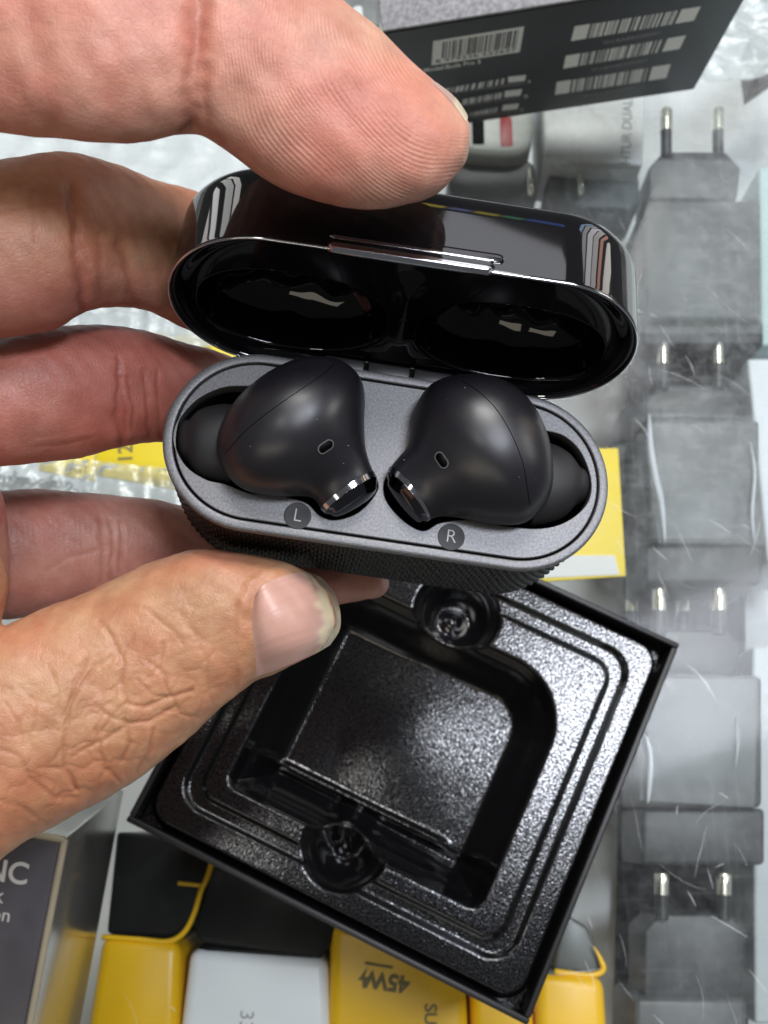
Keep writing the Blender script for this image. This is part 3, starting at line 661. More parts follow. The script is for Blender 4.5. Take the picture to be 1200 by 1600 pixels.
def nail(name, top, bot, lef, rig, lift, edge, thick=.35, tiplift=0.0, maxdepth=None):
    nu, nv = 44, 36; G = coons(top, bot, lef, rig, nu, nv); me = hand_o.data
    bv = BVHTree.FromObject(hand_o, bpy.context.evaluated_depsgraph_get())
    D = np.full((nv, nu), np.nan); o = Vector(CAM*S)
    for j in range(nv):
        for i in range(nu):
            r = ray([G[j, i]])[0]; h = bv.ray_cast(o, Vector(r).normalized())
            if h[0] is not None:
                d = (np.array(h[0])/S-CAM)@FWD
                if maxdepth is None or d < maxdepth: D[j, i] = d
    DH = D.copy(); vv, uu = np.mgrid[0:nv, 0:nu]; ok = ~np.isnan(D)
    A = np.stack([np.ones_like(uu), uu/nu, vv/nv, (uu/nu)**2, (vv/nv)**2, uu*vv/nu/nv, (vv/nv)**4], -1).astype(float)
    cf = np.linalg.lstsq(A[ok], D[ok], rcond=None)[0]; Fit = A@cf; D = np.where(ok, .25*D+.75*Fit, Fit)
    for _ in range(6):
        Q = np.pad(D, 1, 'edge'); D = (Q[:-2, 1:-1]+Q[2:, 1:-1]+Q[1:-1, :-2]+Q[1:-1, 2:]+2*D)/6
    u = uu/(nu-1); v = vv/(nv-1)
    D = D-lift*(sm(.02, .18, u)*1.3-.25)-tiplift*sm(.5, .95, u)+.25*sm(.9, 1, np.abs(2*v-1))
    H0 = np.where(ok, DH, 1e9)
    for _ in range(3):
        D = np.minimum(D, H0+.40-.58*sm(0, .16, u)); Q = np.pad(D, 1, 'edge'); D = (Q[:-2, 1:-1]+Q[2:, 1:-1]+Q[1:-1, :-2]+Q[1:-1, 2:]+2*D)/6
    X = at_depth(G.reshape(-1, 2), D.ravel()); Xb = at_depth(G.reshape(-1, 2), (D+thick).ravel()); n = nu*nv; Fc = []
    for j in range(nv-1):
        for i in range(nu-1):
            a = j*nu+i; Fc += [(a, a+1, a+nu+1, a+nu), (n+a, n+a+nu, n+a+nu+1, n+a+1)]
    bd = [i for i in range(nu)]+[j*nu+nu-1 for j in range(1, nv)]+[(nv-1)*nu+i for i in range(nu-2, -1, -1)]+[j*nu for j in range(nv-2, 0, -1)]
    for a, b in zip(bd, bd[1:]+bd[:1]): Fc.append((a, n+a, n+b, b))
    o2 = mesh(name, np.concatenate([X, Xb]), Fc, bpy.data.materials.get('nail') or nail_material(), parent=hand_o, sharp=50)
    bed = np.array((.55, .315, .255)); free = np.array((.70, .55, .36)); cut = np.array((.66, .53, .45)); u1 = u.ravel(); v1 = v.ravel()
    wob = .03*np.sin(v1*19)+.02*np.sin(v1*47); f = sm(edge-.04, edge+.05, u1+wob-.10*np.abs(2*v1-1)**2*0); cu = sm(.05, .02, u1+.018*np.sin(v1*31)+.012*np.sin(v1*71))
    colr = bed*(1-f[:, None])+free*f[:, None]; colr *= (1+.02*np.sin(v1*37)+.015*np.sin(v1*83))[:, None]; lun = np.exp(-((u1-.06)/.10)**2-((v1-.5)/.3)**2)*.35; colr = colr*(1-lun[:, None])+np.array((.60, .45, .39))*lun[:, None]; colr = colr*(1-cu[:, None])+cut*cu[:, None]
    dirt = np.exp(-((u1-edge-.01)/.025)**2)*sm(.45, .1, v1)*.5; colr *= (1-dirt)[:, None]
    full = np.ones((2*n, 4)); full[:n, :3] = colr; full[n:, :3] = free
    a = o2.data.color_attributes.new('tone', 'FLOAT_COLOR', 'POINT'); a.data.foreach_set('color', full.ravel())
    a = o2.data.attributes.new('across', 'FLOAT', 'POINT'); a.data.foreach_set('value', np.concatenate([v1, v1]).astype(np.float32))
    return o2
nail('thumbnail', [(394, 938), (412, 914), (445, 899), (478, 893), (502, 902)], [(387, 1062), (420, 1051), (460, 1036), (492, 1022), (516, 1008)],
     [(394, 938), (388, 965), (385, 1000), (386, 1036), (387, 1062)], [(502, 902), (521, 924), (531, 952), (531, 983), (516, 1008)], .45, .75, tiplift=.8)
nail('fingernail', [(672, 122), (695, 138), (715, 156), (730, 178)], [(676, 130), (697, 150), (714, 170), (728, 190)], [(672, 122), (674, 126), (676, 130)], [(730, 178), (731, 184), (728, 190)], .2, .55, .3)

# ------------------------------------------------------------------ packaging box with moulded tray
TRAY = Frame([6.14382577, -62.39991645, 41.71526959], [[0.9019326854219247, 0.43057923134498144, 0.033450807194453494], [-0.43118432857287137, 0.9021655719373844, 0.013317492408631039], [-0.024443930959600336, -0.02643494953156369, 0.9993516337576006]])
HX, HY = 47.5, 44.47
box = tag(empty('packaging_box', TRAY), 'open square black card box standing on the glass below the hand', 'box')
def rect(hx, hy, z): return np.array([(-hx, -hy, z), (hx, -hy, z), (hx, hy, z), (-hx, hy, z)], float)
def box_wall(x0, y0, x1, y1):
    V, Fc = prism([(x0, y0), (x1, y0), (x1, y1), (x0, y1)], -39.2, 0, .35); mesh('side_wall', V, Fc, M_boxblack, parent=box, sharp=40)
T_ = 1.4
box_wall(-HX, -HY, HX, -HY+T_); box_wall(-HX, HY-T_, HX, HY); box_wall(-HX, -HY+T_+.01, -HX+T_, HY-T_-.01); box_wall(HX-T_, -HY+T_+.01, HX, HY-T_-.01)
V, Fc = prism([(-HX+T_, -HY+T_), (HX-T_, -HY+T_), (HX-T_, HY-T_), (-HX+T_, HY-T_)], -39, -37.6, .2); mesh('bottom', V, Fc, M_boxblack, parent=box, smooth=False)
def sdr(u, v, cx, cy, hx, hy, r):
    r = np.asarray(r); qx = np.abs(u-cx)-hx+r; qy = np.abs(v-cy)-hy+r
    return np.hypot(np.maximum(qx, 0), np.maximum(qy, 0))+np.minimum(np.maximum(qx, qy), 0)-r
def tray():
    nx, ny = 330, 310; us = np.linspace(-45.9, 45.9, nx); vs = np.linspace(-42.9, 42.9, ny); u, v = np.meshgrid(us, vs)
    z = np.full_like(u, -2.6)
    z -= 5.0*sm(-.5, .6, sdr(u, v, 0, 0, 44.9, 41.9, 5.5))               # turned-down outer edge
    go = sdr(u, v, -.4, 0.6, 40.0, 36.6, 6.0); gi = sdr(u, v, -.4, .3, 36.6, 33.2, 4.5)
    z -= 1.5*sm(.35, -.5, go)*1.0                                         # groove ...
    z += 1.2*sm(.35, -.6, gi)                                             # ... and the inner ledge
    rw = np.where((u > 0) & (v > 0), 15., np.where(v > 0, 9., 3.0))
    w_ = -sdr(u, v, -1.2, -1.6, 31.0, 27.0, rw)
    prof = sm(-.2, 1.6, w_)*5+sm(.5, 8.5, w_)*12.5
    panel = 17.3-.035*u-.7*np.exp(-((u+3)/16)**2-((v-0)/15)**2)
    dep = np.minimum(prof, panel)
    trough = sm(-18.2, -20.5, v)*sm(0, 2, w_)*4.5*sm(-29, -24, u)
    ridge = 2.2*np.exp(-((v+18.6)/.8)**2)*sm(-26, -22, u)*sm(20, 16, u)
    z = z-dep-trough*.6+ridge
    for cx, cy, rx, ry, bu, bv, br in ((-2.4, -28.6, 9.6, 9.8, -3.6, -25.0, 4.6), (-1.6, 29.0, 10.2, 10.0, -2.0, 28.0, 5.2)):
        d = np.sqrt(((u-cx)/rx)**2+((v-cy)/ry)**2)
        cut = -2.6-3.0*sm(1.03, .93, d)-11.5*sm(.98, .25, d); z = np.where(d < 1.05, np.minimum(z, cut), z)
        e = np.sqrt(((u-bu)/br)**2+((v-bv)/br)**2); dome = 7.5*np.exp(-1.1*e*e)*np.clip(1.15-e*.35, 0, 1); z = np.where(d < 1.05, z+dome*sm(1.05, .8, d), z)
    for _ in range(2):
        q = np.pad(z, 1, 'edge'); z = (q[:-2, 1:-1]+q[2:, 1:-1]+q[1:-1, :-2]+q[1:-1, 2:]+4*z)/8
    V = np.column_stack([u.ravel(), v.ravel(), z.ravel()]); Fc = [(j*nx+i, j*nx+i+1, (j+1)*nx+i+1, (j+1)*nx+i) for j in range(ny-1) for i in range(nx-1)]
    m = bpy.data.materials.new('moulded_black_plastic'); m.use_nodes = True; t = NT(m); b = t.b
    b.inputs['Base Color'].default_value = (.0045, .0045, .0052, 1); b.inputs['Roughness'].default_value = .14; b.inputs['Specular IOR Level'].default_value = 1.0
    gy, gx = np.gradient(z, vs[1]-vs[0], us[1]-us[0]); flat = sm(.55, .2, np.hypot(gx, gy))       # the grain is stretched smooth where the sheet was drawn deep
    fl = t.n('ShaderNodeAttribute', attribute_name='flatness').outputs['Fac']
    t.l(t.math('MAXIMUM', t.ramp(t.noise(2700, 1), [(.44, .08), (.58, 1.0)]), t.math('SUBTRACT', .8, fl)), b.inputs['Specular IOR Level'])
    t.l(t.bump(t.math('MULTIPLY', t.noise(2100, 1, rough=.5), fl), .000035, 1.0, t.bump(t.noise(90, 2), .0001, .4)), b.inputs['Normal'])
    o = mesh('moulded_tray', V, Fc, m, frame=TRAY)
    a = o.data.attributes.new('flatness', 'FLOAT', 'POINT'); a.data.foreach_set('value', flat.ravel().astype(np.float32))
    tag(o, 'empty grained black plastic tray seated inside the square card box', 'tray')
tray()

# ------------------------------------------------------------------ box with barcodes
def rotm(w):
    a = np.linalg.norm(w); k = np.asarray(w)/a; K = np.array([[0, -k[2], k[1]], [k[2], 0, -k[0]], [-k[1], k[0], 0]])
    return np.eye(3)+math.sin(a)*K+(1-math.cos(a))*K@K
BAR = Frame([45.81619778, 108.54975528, 46.6], rotm([1.92276912, 0, 0])@rotm([0, .11492619, 0])@rotm([0, 0, .11591087]))
bw, bh, bd = 41.81, 43.11, 18.
bbox = tag(empty('barcode_box', BAR), 'black box printed with white barcodes leaning behind the case, grey speckled top', 'box')
V, Fc = prism([(-bw, -bh), (bw, -bh), (bw, bh-1), (-bw, bh-1)], -bd, 0, .5); mesh('carton', V, Fc, M_lab, parent=bbox, sharp=40)
Mg = mat('grey_speckle_paper', (.36, .36, .37), .6, var=.35, vscale=900)
V, Fc = prism([(-bw, -bd), (bw, -bd), (bw, -.3), (-bw, -.3)], bh-1, bh, .3); V = V[:, [0, 2, 1]]; mesh('top_panel', V, Fc, Mg, parent=bbox, sharp=40)
def bl(quad, u, v):             # TL TR BR BL
    q = BAR.local(quad)[:, :2]; return (1-u)*(1-v)*q[0]+u*(1-v)*q[1]+u*v*q[2]+(1-u)*v*q[3]
def patch(quad, u0, u1, v0, v1, z):
    P = [bl(quad, u0, v1), bl(quad, u1, v1), bl(quad, u1, v0), bl(quad, u0, v0)]
    V = np.array([(*p, z) for p in P]+[(*p, z-.05) for p in P]); return V, [(0, 1, 2, 3), (7, 6, 5, 4), (0, 4, 5, 1), (1, 5, 6, 2), (2, 6, 7, 3), (3, 7, 4, 0)]
def bars(quad, u0, u1, v0, v1, z, n, fill=.55):
    out = []; x = 0; wts = RNG.choice([1, 1, 2, 3], 2*n).astype(float); wts /= wts.sum()
    for i in range(n):
        a, b = wts[2*i], wts[2*i+1]; out.append(patch(quad, u0+(u1-u0)*x, u0+(u1-u0)*(x+a), v0, v1, z)); x += a+b
    return out
def flat_text(s, pa, pb, size, z=.06, bold=0.0):  # runs from pixel pa to pixel pb
    a, b = BAR.local([pa, pb])[:, :2]; V, Fc = text_geo(s, size, .03, 'LEFT', bold); wdt = V[:, 0].max()-V[:, 0].min(); e = (b-a)/np.linalg.norm(b-a); sx = np.linalg.norm(b-a)/wdt
    return xf2(V, (a[0], a[1], z), np.array([e[0], e[1], 0])*sx, np.array([-e[1], e[0], 0])), Fc
Q0 = [(677, 64), (819, 41), (812, 81), (674, 102)]
V, Fc = patch(Q0, 0, 1, 0, 1, .05); lb = mesh('barcode_label', V, Fc, M_labwhite, parent=bbox, smooth=False)
Q = bars(Q0, .11, .96, .10, .76, .075, 30); Q.append(flat_text('8 979236 522657', (680, 96), (806, 77), 3.4, .08)); V, Fc = join(Q); mesh('bars', V, Fc, M_lab, parent=lb, smooth=False)
strips = [([(898, 41), (1095, 10), (1084, 32), (892, 64)], .145, .85), ([(884, 87), (1072, 55), (1062, 76), (880, 107)], .145, .85), ([(870, 128), (1048, 100), (1041, 121.6), (867, 148)], .15, .84)]
for k, (q, a, b) in enumerate(strips):
    P = [patch(q, 0, a-.02, 0, 1, .05), patch(q, b, 1, 0, 1, .05)]+bars(q, a, b-.02, .03, 1, .05, 24)
    V, Fc = join(P); sb = mesh('barcode', V, Fc, M_labwhite, parent=bbox, smooth=False)
    ta, tb = [((942, 67), (1030, 51)), ((924, 109), (1010, 94)), ((910, 150), (990, 136))][k]
    V, Fc = flat_text('SN:BA88300001', ta, tb, 3.6); mesh('serial_text', V, Fc, M_labgrey, parent=bbox, smooth=False)
for blk, barq in (([(794, 120), (822, 117), (820, 126), (794, 129)], [(680, 141), (790, 122), (788, 131), (676, 150)]), ([(789, 142), (816, 139), (813, 149), (788, 152)], [(724, 155), (786, 144), (784, 153), (722, 164)]), ([(786, 164), (811, 161), (809, 170), (784, 173)], [(734, 176), (780, 167), (778, 175), (733, 182)])):
    V, Fc = join([patch(blk, 0, 1, 0, 1, .05)]+bars(barq, 0, 1, 0, 1, .05, 16)); mesh('barcode', V, Fc, M_labwhite, parent=bbox, smooth=False)
for s, a, b in (('A', (824, 128), (830, 127)), ('B', (818, 151), (824, 150)), ('C', (812, 172), (818, 171))):
    V, Fc = flat_text(s, a, b, 4); mesh('grade_letter', V, Fc, M_labwhite, parent=bbox, smooth=False)
for pa, pb in (((720, 143), (818, 130)), ((716, 165), (810, 153)), ((713, 184), (806, 174))):
    V, Fc = flat_text('SN:BA88300001', pa, pb, 2.6); mesh('serial_text', V, Fc, M_labgrey, parent=bbox, smooth=False)
V, Fc = flat_text('Model:Buds Pro 3', (662, 110), (750, 96), 4.2, bold=.06); mesh('model_text', V, Fc, M_labwhite, parent=bbox, smooth=False)

# ------------------------------------------------------------------ dark box at the lower left
nrm = np.array([0.03, -.2, .98]); nrm /= np.linalg.norm(nrm); ey = np.array([.16, 1, 0]); ey -= nrm*(ey@nrm); ey /= np.linalg.norm(ey); ex = np.cross(ey, nrm)
LB = Frame(at_z([(100, 1313)], 60)[0], np.column_stack([ex, ey, nrm]))
lbx = tag(empty('gadget_box', LB), 'dark grey retail box with silver sides at the lower left corner', 'box')
M_top = mat('smudged_purple_grey_print', (.060, .056, .066), .38, var=.35, vscale=45, rvar=.08)
M_side = mat('silver_film', (.42, .42, .40), .18, metal=.75, var=.15, vscale=30)
M_edge = mat('worn_card_edge', (.33, .29, .20), .5)
V, Fc = prism([(-75, -85), (-.6, -85), (-.6, -.6), (-75, -.6)], -2, 0, .5); mesh('top_panel', V, Fc, M_top, parent=lbx, sharp=40)
V, Fc = prism([(-75.6, -85.6), (0, -85.6), (0, 0), (-75.6, 0)], -58, -.5, .6); mesh('carton', V, Fc, M_side, parent=lbx, sharp=40)
for a, b in (((0, -85), (0, 0)), ((0, 0), (-75, 0))):
    pts = [(a[0]+(b[0]-a[0])*t, a[1]+(b[1]-a[1])*t, -.45) for t in np.linspace(0, 1, 12)]; V, Fc = tube(pts, .75, 8); mesh('edge_trim', V, Fc, M_edge, parent=lbx)
def lb_text(s, pxl, pxr, size, bold=0, align='LEFT'):
    a, b = LB.local([pxl, pxr])[:, :2]; e = (b-a)/np.linalg.norm(b-a); V, Fc = text_geo(s, size, .05, 'RIGHT', bold)
    return xf2(V, (b[0], b[1], .03), (e[0], e[1], 0), (-e[1], e[0], 0)), Fc
Mlt = mat('silver_lettering', (.50, .50, .50), .35, metal=.3)
for s, a, b, sz, bo in (('ANC', (0, 1362), (45, 1368), 6.0, .1), ('Black', (-20, 1397), (6, 1401), 4.4, 0), ('Edition', (-20, 1426), (17, 1432), 3.8, 0)):
    V, Fc = lb_text(s, a, b, sz, bo); mesh('lettering', V, Fc, Mlt, parent=lbx, smooth=False)

# ------------------------------------------------------------------ things under the glass
def pxpoly(px, z): return at_z(px, z)[:, :2]
M_yel = mat('yellow_plastic', (.90, .51, .003), .34, var=.06, vscale=30, rvar=.06)
M_wht = mat('white_plastic', (.87, .88, .89), .35, var=.05, vscale=30)
M_smokeface = mat('smoky_face', (.12, .125, .12), .35)
M_face = mat('black_face_plastic', (.008, .008, .008), .35, spec=.15)
M_ink = mat('grey_ink_on_plastic', (.17, .13, .05), .6)
M_inkg = mat('pale_grey_ink', (.33, .34, .35), .6)
def charger(name, label, top_px, zt, zb, body, face=None, group=None, bev=3.0):
    """top_px: far-left, far-right, near-right, near-left corners of the upper side"""
    P = pxpoly(top_px, zt); o = tag(empty(name), label, 'charger', group)
    c = P.mean(0); o.location = (c[0]*S, c[1]*S, zb*S)
    V, Fc = prism((P-c)[::-1], 0, zt-zb, bev, 4); mesh('shell', V, Fc, body, parent=o, sharp=50)
    if face is not None:                     # the end facing away from the viewer
        a, b = (P-c)[0], (P-c)[1]; d = b-a; L = np.linalg.norm(d); d /= L; nn = np.array([-d[1], d[0]])
        q = round_poly([(1.6, 1.6), (L-1.6, 1.6), (L-1.6, zt-zb-1.6), (1.6, zt-zb-1.6)], 3.0)
        rings = []
        for off, dep in ((0, -1.0), (0, .25), (.4, .45)):
            cc = q.mean(0); qq = cc+(q-cc)*(1-off/12)
            rings.append(np.array([(*(a+d*x+nn*dep), y) for x, y in qq]))
        V, Fc = loft(rings, cap0=False); fo = mesh('end_face', V, Fc, face, parent=o, sharp=40)
        qy = (zt-zb)*.5
        for k in (-1, 1):
            s = stadium(4.2, 1.6, 24); rings = [np.array([(*(a+d*(L/2+x)+nn*dd), qy+k*5+y) for x, y in s]) for dd in (.3, .5)]
            V, Fc = loft(rings, cap0=False); mesh('port', V, Fc, M_hole, parent=fo)
    return o
def lay_text(o, s, pa, pb, size, z, m, bold=0.0, name='lettering'):
    a, b = at_z([pa, pb], z); base = np.array(o.location)/S; e = (b-a)/np.linalg.norm(b-a); V, Fc = text_geo(s, size, .06, 'CENTER', bold)
    V = xf2(V, (a+b)/2-base+[0, 0, .06], e, (-e[1], e[0], 0)); return mesh(name, V, Fc, m, parent=o, smooth=False)
yg = 'yellow charger boxes under the glass'
c1 = charger('yellow_charger', 'yellow charger with black end face beside the dark gadget box', [(158, 1463), (282, 1472), (272, 1760), (112, 1750)], -14, -62, M_yel, M_face, yg)
c2 = charger('white_charger', 'white charger with black end face between two yellow ones', [(296, 1482), (512, 1497), (520, 1780), (262, 1760)], -14, -66, M_wht, M_face)
c3 = charger('yellow_charger', 'yellow charger with grey wattage print under the corner of the black box', [(516, 1440), (724, 1470), (742, 1780), (510, 1770)], -14, -62, M_yel, M_face, yg)
c4_ = charger('yellow_charger', 'narrow yellow charger mostly hidden below the near corner of the black box', [(732, 1470), (826, 1478), (850, 1780), (744, 1775)], -16, -62, M_yel, M_face, yg)
c5 = charger('yellow_charger', 'yellow charger with rounded grey end right of the black box', [(836, 1520), (945, 1528), (962, 1780), (846, 1775)], -14, -62, M_yel, M_smokeface, yg)
def end_cap(o, px, z0, z1, m):
    P = pxpoly(px, z1)-np.array(o.location)[:2]/S; zb = o.location[2]/S
    V, Fc = prism(P[::-1], z0-zb, z1-zb, 1.0, 3); return mesh('end_cap', V, Fc, m, parent=o, sharp=45)
end_cap(c1, [(182, 1300), (345, 1312), (318, 1385), (300, 1436), (282, 1458), (262, 1466), (166, 1459)], -58, -16.5, M_face)
end_cap(c2, [(336, 1320), (556, 1340), (519, 1474), (500, 1499), (316, 1474), (303, 1458)], -58, -15, M_face)
end_cap(c5, [(880, 1425), (918, 1448), (944, 1512), (940, 1524), (866, 1516)], -58, -18, M_smokeface)
def rim(o, px, z, r, m):
    P = at_z(catmull(np.array(px, float), 50), z)-np.array(o.location)/S; V, Fc = tube(P, r, 10); return mesh('lip', V, Fc, m, parent=o)
rim(c1, [(160, 1464), (215, 1468), (262, 1471), (288, 1456), (304, 1425), (314, 1392), (325, 1368), (334, 1335)], -15, .75, M_yel)
rim(c1, [(318, 1384), (310, 1383), (300, 1382), (278, 1380)], -15.5, .55, M_yel)
rim(c5, [(866, 1518), (920, 1524), (942, 1516), (937, 1496), (927, 1478)], -16, [.8]*30+[.8-.035*i for i in range(20)], M_yel)
lay_text(c3, '45W', (626, 1536), (584, 1530), 5.6, -14, M_ink, .25)
def bolt():
    p = np.array([(0, 3), (-1.6, -.4), (-.3, -.3), (-1, -3.2), (1.6, .7), (.3, .6)])*.9; V, Fc = prism(p, 0, .05, 0); return V, Fc
V, Fc = bolt(); a = at_z([(568, 1528)], -14)[0]-np.array(c3.location)/S; mesh('bolt_mark', xf2(V, a+[0, 0, .03], (-1, .08, 0), (-.1, -1, 0)), Fc, M_ink, parent=c3, smooth=False)
V, Fc = prism([(-3.6, -.35), (3.6, -.35), (3.6, .35), (-3.6, .35)], 0, .05, 0); a = at_z([(592, 1508)], -14)[0]-np.array(c3.location)/S; mesh('printed_line', xf2(V, a+[0, 0, .03], (1, -.15, 0), (.15, 1, 0)), Fc, M_ink, parent=c3, smooth=False)
lay_text(c3, 'SUPER', (672, 1578), (672, 1640), 4.4, -14, M_ink, .1); lay_text(c2, '33W', (385, 1584), (381, 1640), 5, -14, M_inkg)

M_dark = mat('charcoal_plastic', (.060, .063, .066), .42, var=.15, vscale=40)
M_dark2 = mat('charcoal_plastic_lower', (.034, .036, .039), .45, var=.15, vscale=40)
M_pin = mat('nickel_pin', (.80, .77, .66), .22, metal=1)
M_sleeve = mat('pin_sleeve', (.02, .021, .022), .4)
def plug(label, x0, x1, y_head, y_body, y_low, y_end, pins, ztop=-24, thick=30):
    """a two-pin wall charger lying with its pins away from the viewer; the numbers are sight-line rows"""
    o = tag(empty('wall_charger'), label, 'charger', 'two-pin wall chargers in a column under the right side of the glass')
    c = at_z([((x0+x1)/2, (y_body+y_low)/2)], ztop)[0]; base = np.array([c[0], c[1], ztop-thick]); o.location = base*S
    def pr(px, z0, z1, bev, name, m):
        P = pxpoly(px, z1)-base[:2]; V, Fc = prism(P[::-1], z0-base[2], z1-base[2], bev, 3); return mesh(name, V, Fc, m, parent=o, sharp=45)
    w_ = x1-x0
    pr([(x0, y_body), (x1, y_body), (x1, y_low), (x0, y_low)], ztop-thick, ztop, 1.6, 'body', M_dark)
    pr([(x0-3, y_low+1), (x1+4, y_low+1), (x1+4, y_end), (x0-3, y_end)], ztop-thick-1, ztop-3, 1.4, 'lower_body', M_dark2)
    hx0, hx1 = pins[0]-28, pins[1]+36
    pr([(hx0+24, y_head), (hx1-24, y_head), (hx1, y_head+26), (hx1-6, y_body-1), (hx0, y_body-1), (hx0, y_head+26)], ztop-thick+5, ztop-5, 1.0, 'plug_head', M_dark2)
    for px in pins:
        for (ya, yb, r, m, nm) in ((y_head-66, y_head-30, 2.0, M_pin, 'pin'), (y_head-32, y_head+8, 1.85, M_sleeve, 'pin_sleeve')):
            zc = ztop-thick*.5
            A, B = at_z([(px, ya), (px, yb)], zc+10)-base; A[2] = B[2] = zc-base[2]+10
            pts = [A+(B-A)*t for t in (0, .04, .12, .5, 1)]; rr_ = [r*.55, r*.85, r, r, r]
            V, Fc = tube(pts, rr_ if nm == 'pin' else r, 14); mesh(nm, V, Fc, m, parent=o, sharp=50)
    return o
plug('topmost dark wall charger of the column, pins toward the barcode box', 1006, 1190, 236, 312, 500, 540, (1041, 1122))
plug('second dark wall charger of the column, level with the right earbud', 1010, 1188, 600, 655, 848, 912, (1036, 1122))
plug('third dark wall charger of the column, beside the right corner of the black box', 1006, 1192, 984, 1056, 1262, 1352, (1030, 1123))
plug('lowest dark wall charger of the column, at the bottom right', 992, 1168, 1428, 1560, 1720, 1790, (1034, 1131))

plug('deeper dark wall charger added for the reflected pins between the second and third ones', 960, 1130, 985, 1050, 1180, 1230, (987, 1067), -56, 22)  # chargers added underneath so their pins stand in for reflected ones
plug('deeper dark wall charger added for the reflected pins between the topmost and second ones', 950, 1120, 618, 690, 800, 850, (996, 1074), -56, 22)

def slab(name, label, cat, px, zt, thick, m, bev=1.0, group=None, rnd=0):
    P = pxpoly(px, zt); c = P.mean(0); o = tag(empty(name), label, cat, group); o.location = (c[0]*S, c[1]*S, (zt-thick)*S)
    Q = (P-c)[::-1]
    if rnd: Q = round_poly(Q, rnd)
    V, Fc = prism(Q, 0, thick, bev, 3); mesh('body', V, Fc, m, parent=o, sharp=45); return o
M_card = mat('yellow_card', (.92, .68, .004), .45, var=.05, vscale=25)
M_paper = mat('white_paper_label', (.78, .78, .76), .6)
s1 = slab('charger_carton', 'white charger carton with faint grey print below the barcode box', 'carton', [(846, 120), (1010, 100), (1005, 258), (850, 246)], -14, 26, M_wht)
lay_text(s1, 'HTUR DUAL', (979, 240), (981, 172), 4.4, -14, M_inkg)
s2 = slab('usb_charger', 'rounded white charger with a dark and a red port, under the barcode box', 'charger', [(700, 120), (838, 120), (832, 246), (706, 240)], -18, 26, mat('cream_plastic', (.55, .56, .53), .35), 2.4, rnd=9)
for px, m in (((747, 203), M_hole), ((791, 206), mat('red_port', (.45, .02, .03), .4))):
    a = at_z([px], -18)[0]-np.array(s2.location)/S; V, Fc = prism(round_poly([(-2.0, -5.5), (2.0, -5.5), (2.0, 5.5), (-2.0, 5.5)], .8), 0, .35, .1); mesh('port', V+a-[0, 0, .2], Fc, m, parent=s2, sharp=40)
M_smoke = mat('smoky_plastic', (.17, .18, .18), .4, var=.25, vscale=40)
for k, (px, lb_) in enumerate([([(860, 250), (1000, 262), (1000, 330), (850, 320)], 'smoke grey charger lying behind the lid, right of the cream one'), ([(700, 248), (838, 248), (840, 320), (700, 310)], 'smoke grey charger lying behind the lid, below the red port')]):
    o = slab('smoky_charger', lb_, 'charger', px, -24, 22, M_smoke, 1.6, 'smoke grey chargers behind the lid', rnd=5)
    for dx in ((905, 262),) if k == 0 else ((826, 262),):
        A = at_z([dx, (dx[0]+4, dx[1]+42)], -20)-np.array(o.location)/S; V, Fc = tube([A[0]+(A[1]-A[0])*t for t in (0, .05, .5, 1)], [.5, .9, 1.0, 1.0], 12); mesh('pin', V, Fc, M_pin, parent=o)
slab('dark_backing', 'flat black liner sheet added on the shelf to darken the gaps between the wall chargers', 'backing', [(985, 505), (1162, 505), (1170, 1640), (960, 1640)], -80, 3, mat('matte_black_backing', (.012, .012, .014), .6, spec=.2), .4)  # dark sheet added so the gaps between the chargers turn dark
slab('black_carton', 'small black carton at the left edge under the crumpled film', 'carton', [(-40, 736), (112, 752), (112, 800), (-40, 800)], -40, 20, mat('dull_black_card', (.02, .02, .019), .5), 1)
y1 = slab('yellow_card', 'yellow card with pale label right of the case', 'card', [(800, 702), (966, 700), (978, 900), (800, 912)], -12, 1.0, M_card, .2)
P = pxpoly([(800, 868), (960, 868), (968, 898), (800, 905)], -11.9)-np.array(y1.location)[:2]/S; V, Fc = prism(P[::-1], 1.02, 1.25, .05); mesh('label', V, Fc, M_paper, parent=y1, smooth=False)
y2 = slab('yellow_card', 'yellow card with grey numerals showing between the ring and little fingers', 'card', [(150, 640), (330, 640), (330, 775), (150, 742)], -12, 1.0, M_card, .2)
lay_text(y2, '12', (197, 728), (197, 690), 6.0, -12, M_ink, .1)
y3 = slab('yellow_card', 'small yellow card with grey type left of the numerals card', 'card', [(60, 690), (148, 690), (148, 752), (60, 735)], -13.5, 1.0, M_card, .2); lay_text(y3, 'FAST', (100, 731), (140, 735), 3.2, -13.5, M_ink)
y4 = slab('yellow_card', 'yellow strip of card between the middle and ring fingers', 'card', [(220, 516), (380, 530), (400, 600), (240, 600)], -13, 1.0, M_card, .2)
M_teal = mat('pale_teal_carton', (.45, .62, .62), .5)
slab('pale_carton', 'pale blue white carton at the right edge under the glass', 'carton', [(1168, 560), (1300, 560), (1300, 880), (1200, 880)], -30, 40, mat('bluish_white_card', (.70, .75, .80), .5), 1)
slab('teal_carton', 'pale teal carton at the far right beside the topmost wall charger', 'carton', [(1186, 260), (1290, 260), (1290, 540), (1190, 540)], -30, 40, M_teal, 1)
slab('grey_carton', 'pale grey carton at the lower right edge of the picture', 'carton', [(1176, 1010), (1300, 1010), (1300, 1600), (1180, 1600)], -38, 30, mat('bluish_grey_card', (.45, .49, .52), .5, var=.1, vscale=20), 1)
slab('dark_carton', 'dark brown carton in the top right corner', 'carton', [(1180, 40), (1290, -40), (1290, 40), (1190, 110)], -30, 20, mat('brown_card', (.14, .11, .10), .5), 1)
slab('smoky_carton', 'dark grey carton with tan end seen past the index fingertip', 'carton', [(470, -60), (596, -60), (592, 40), (480, 40)], -20, 26, mat('dark_card', (.10, .10, .095), .5), 1)
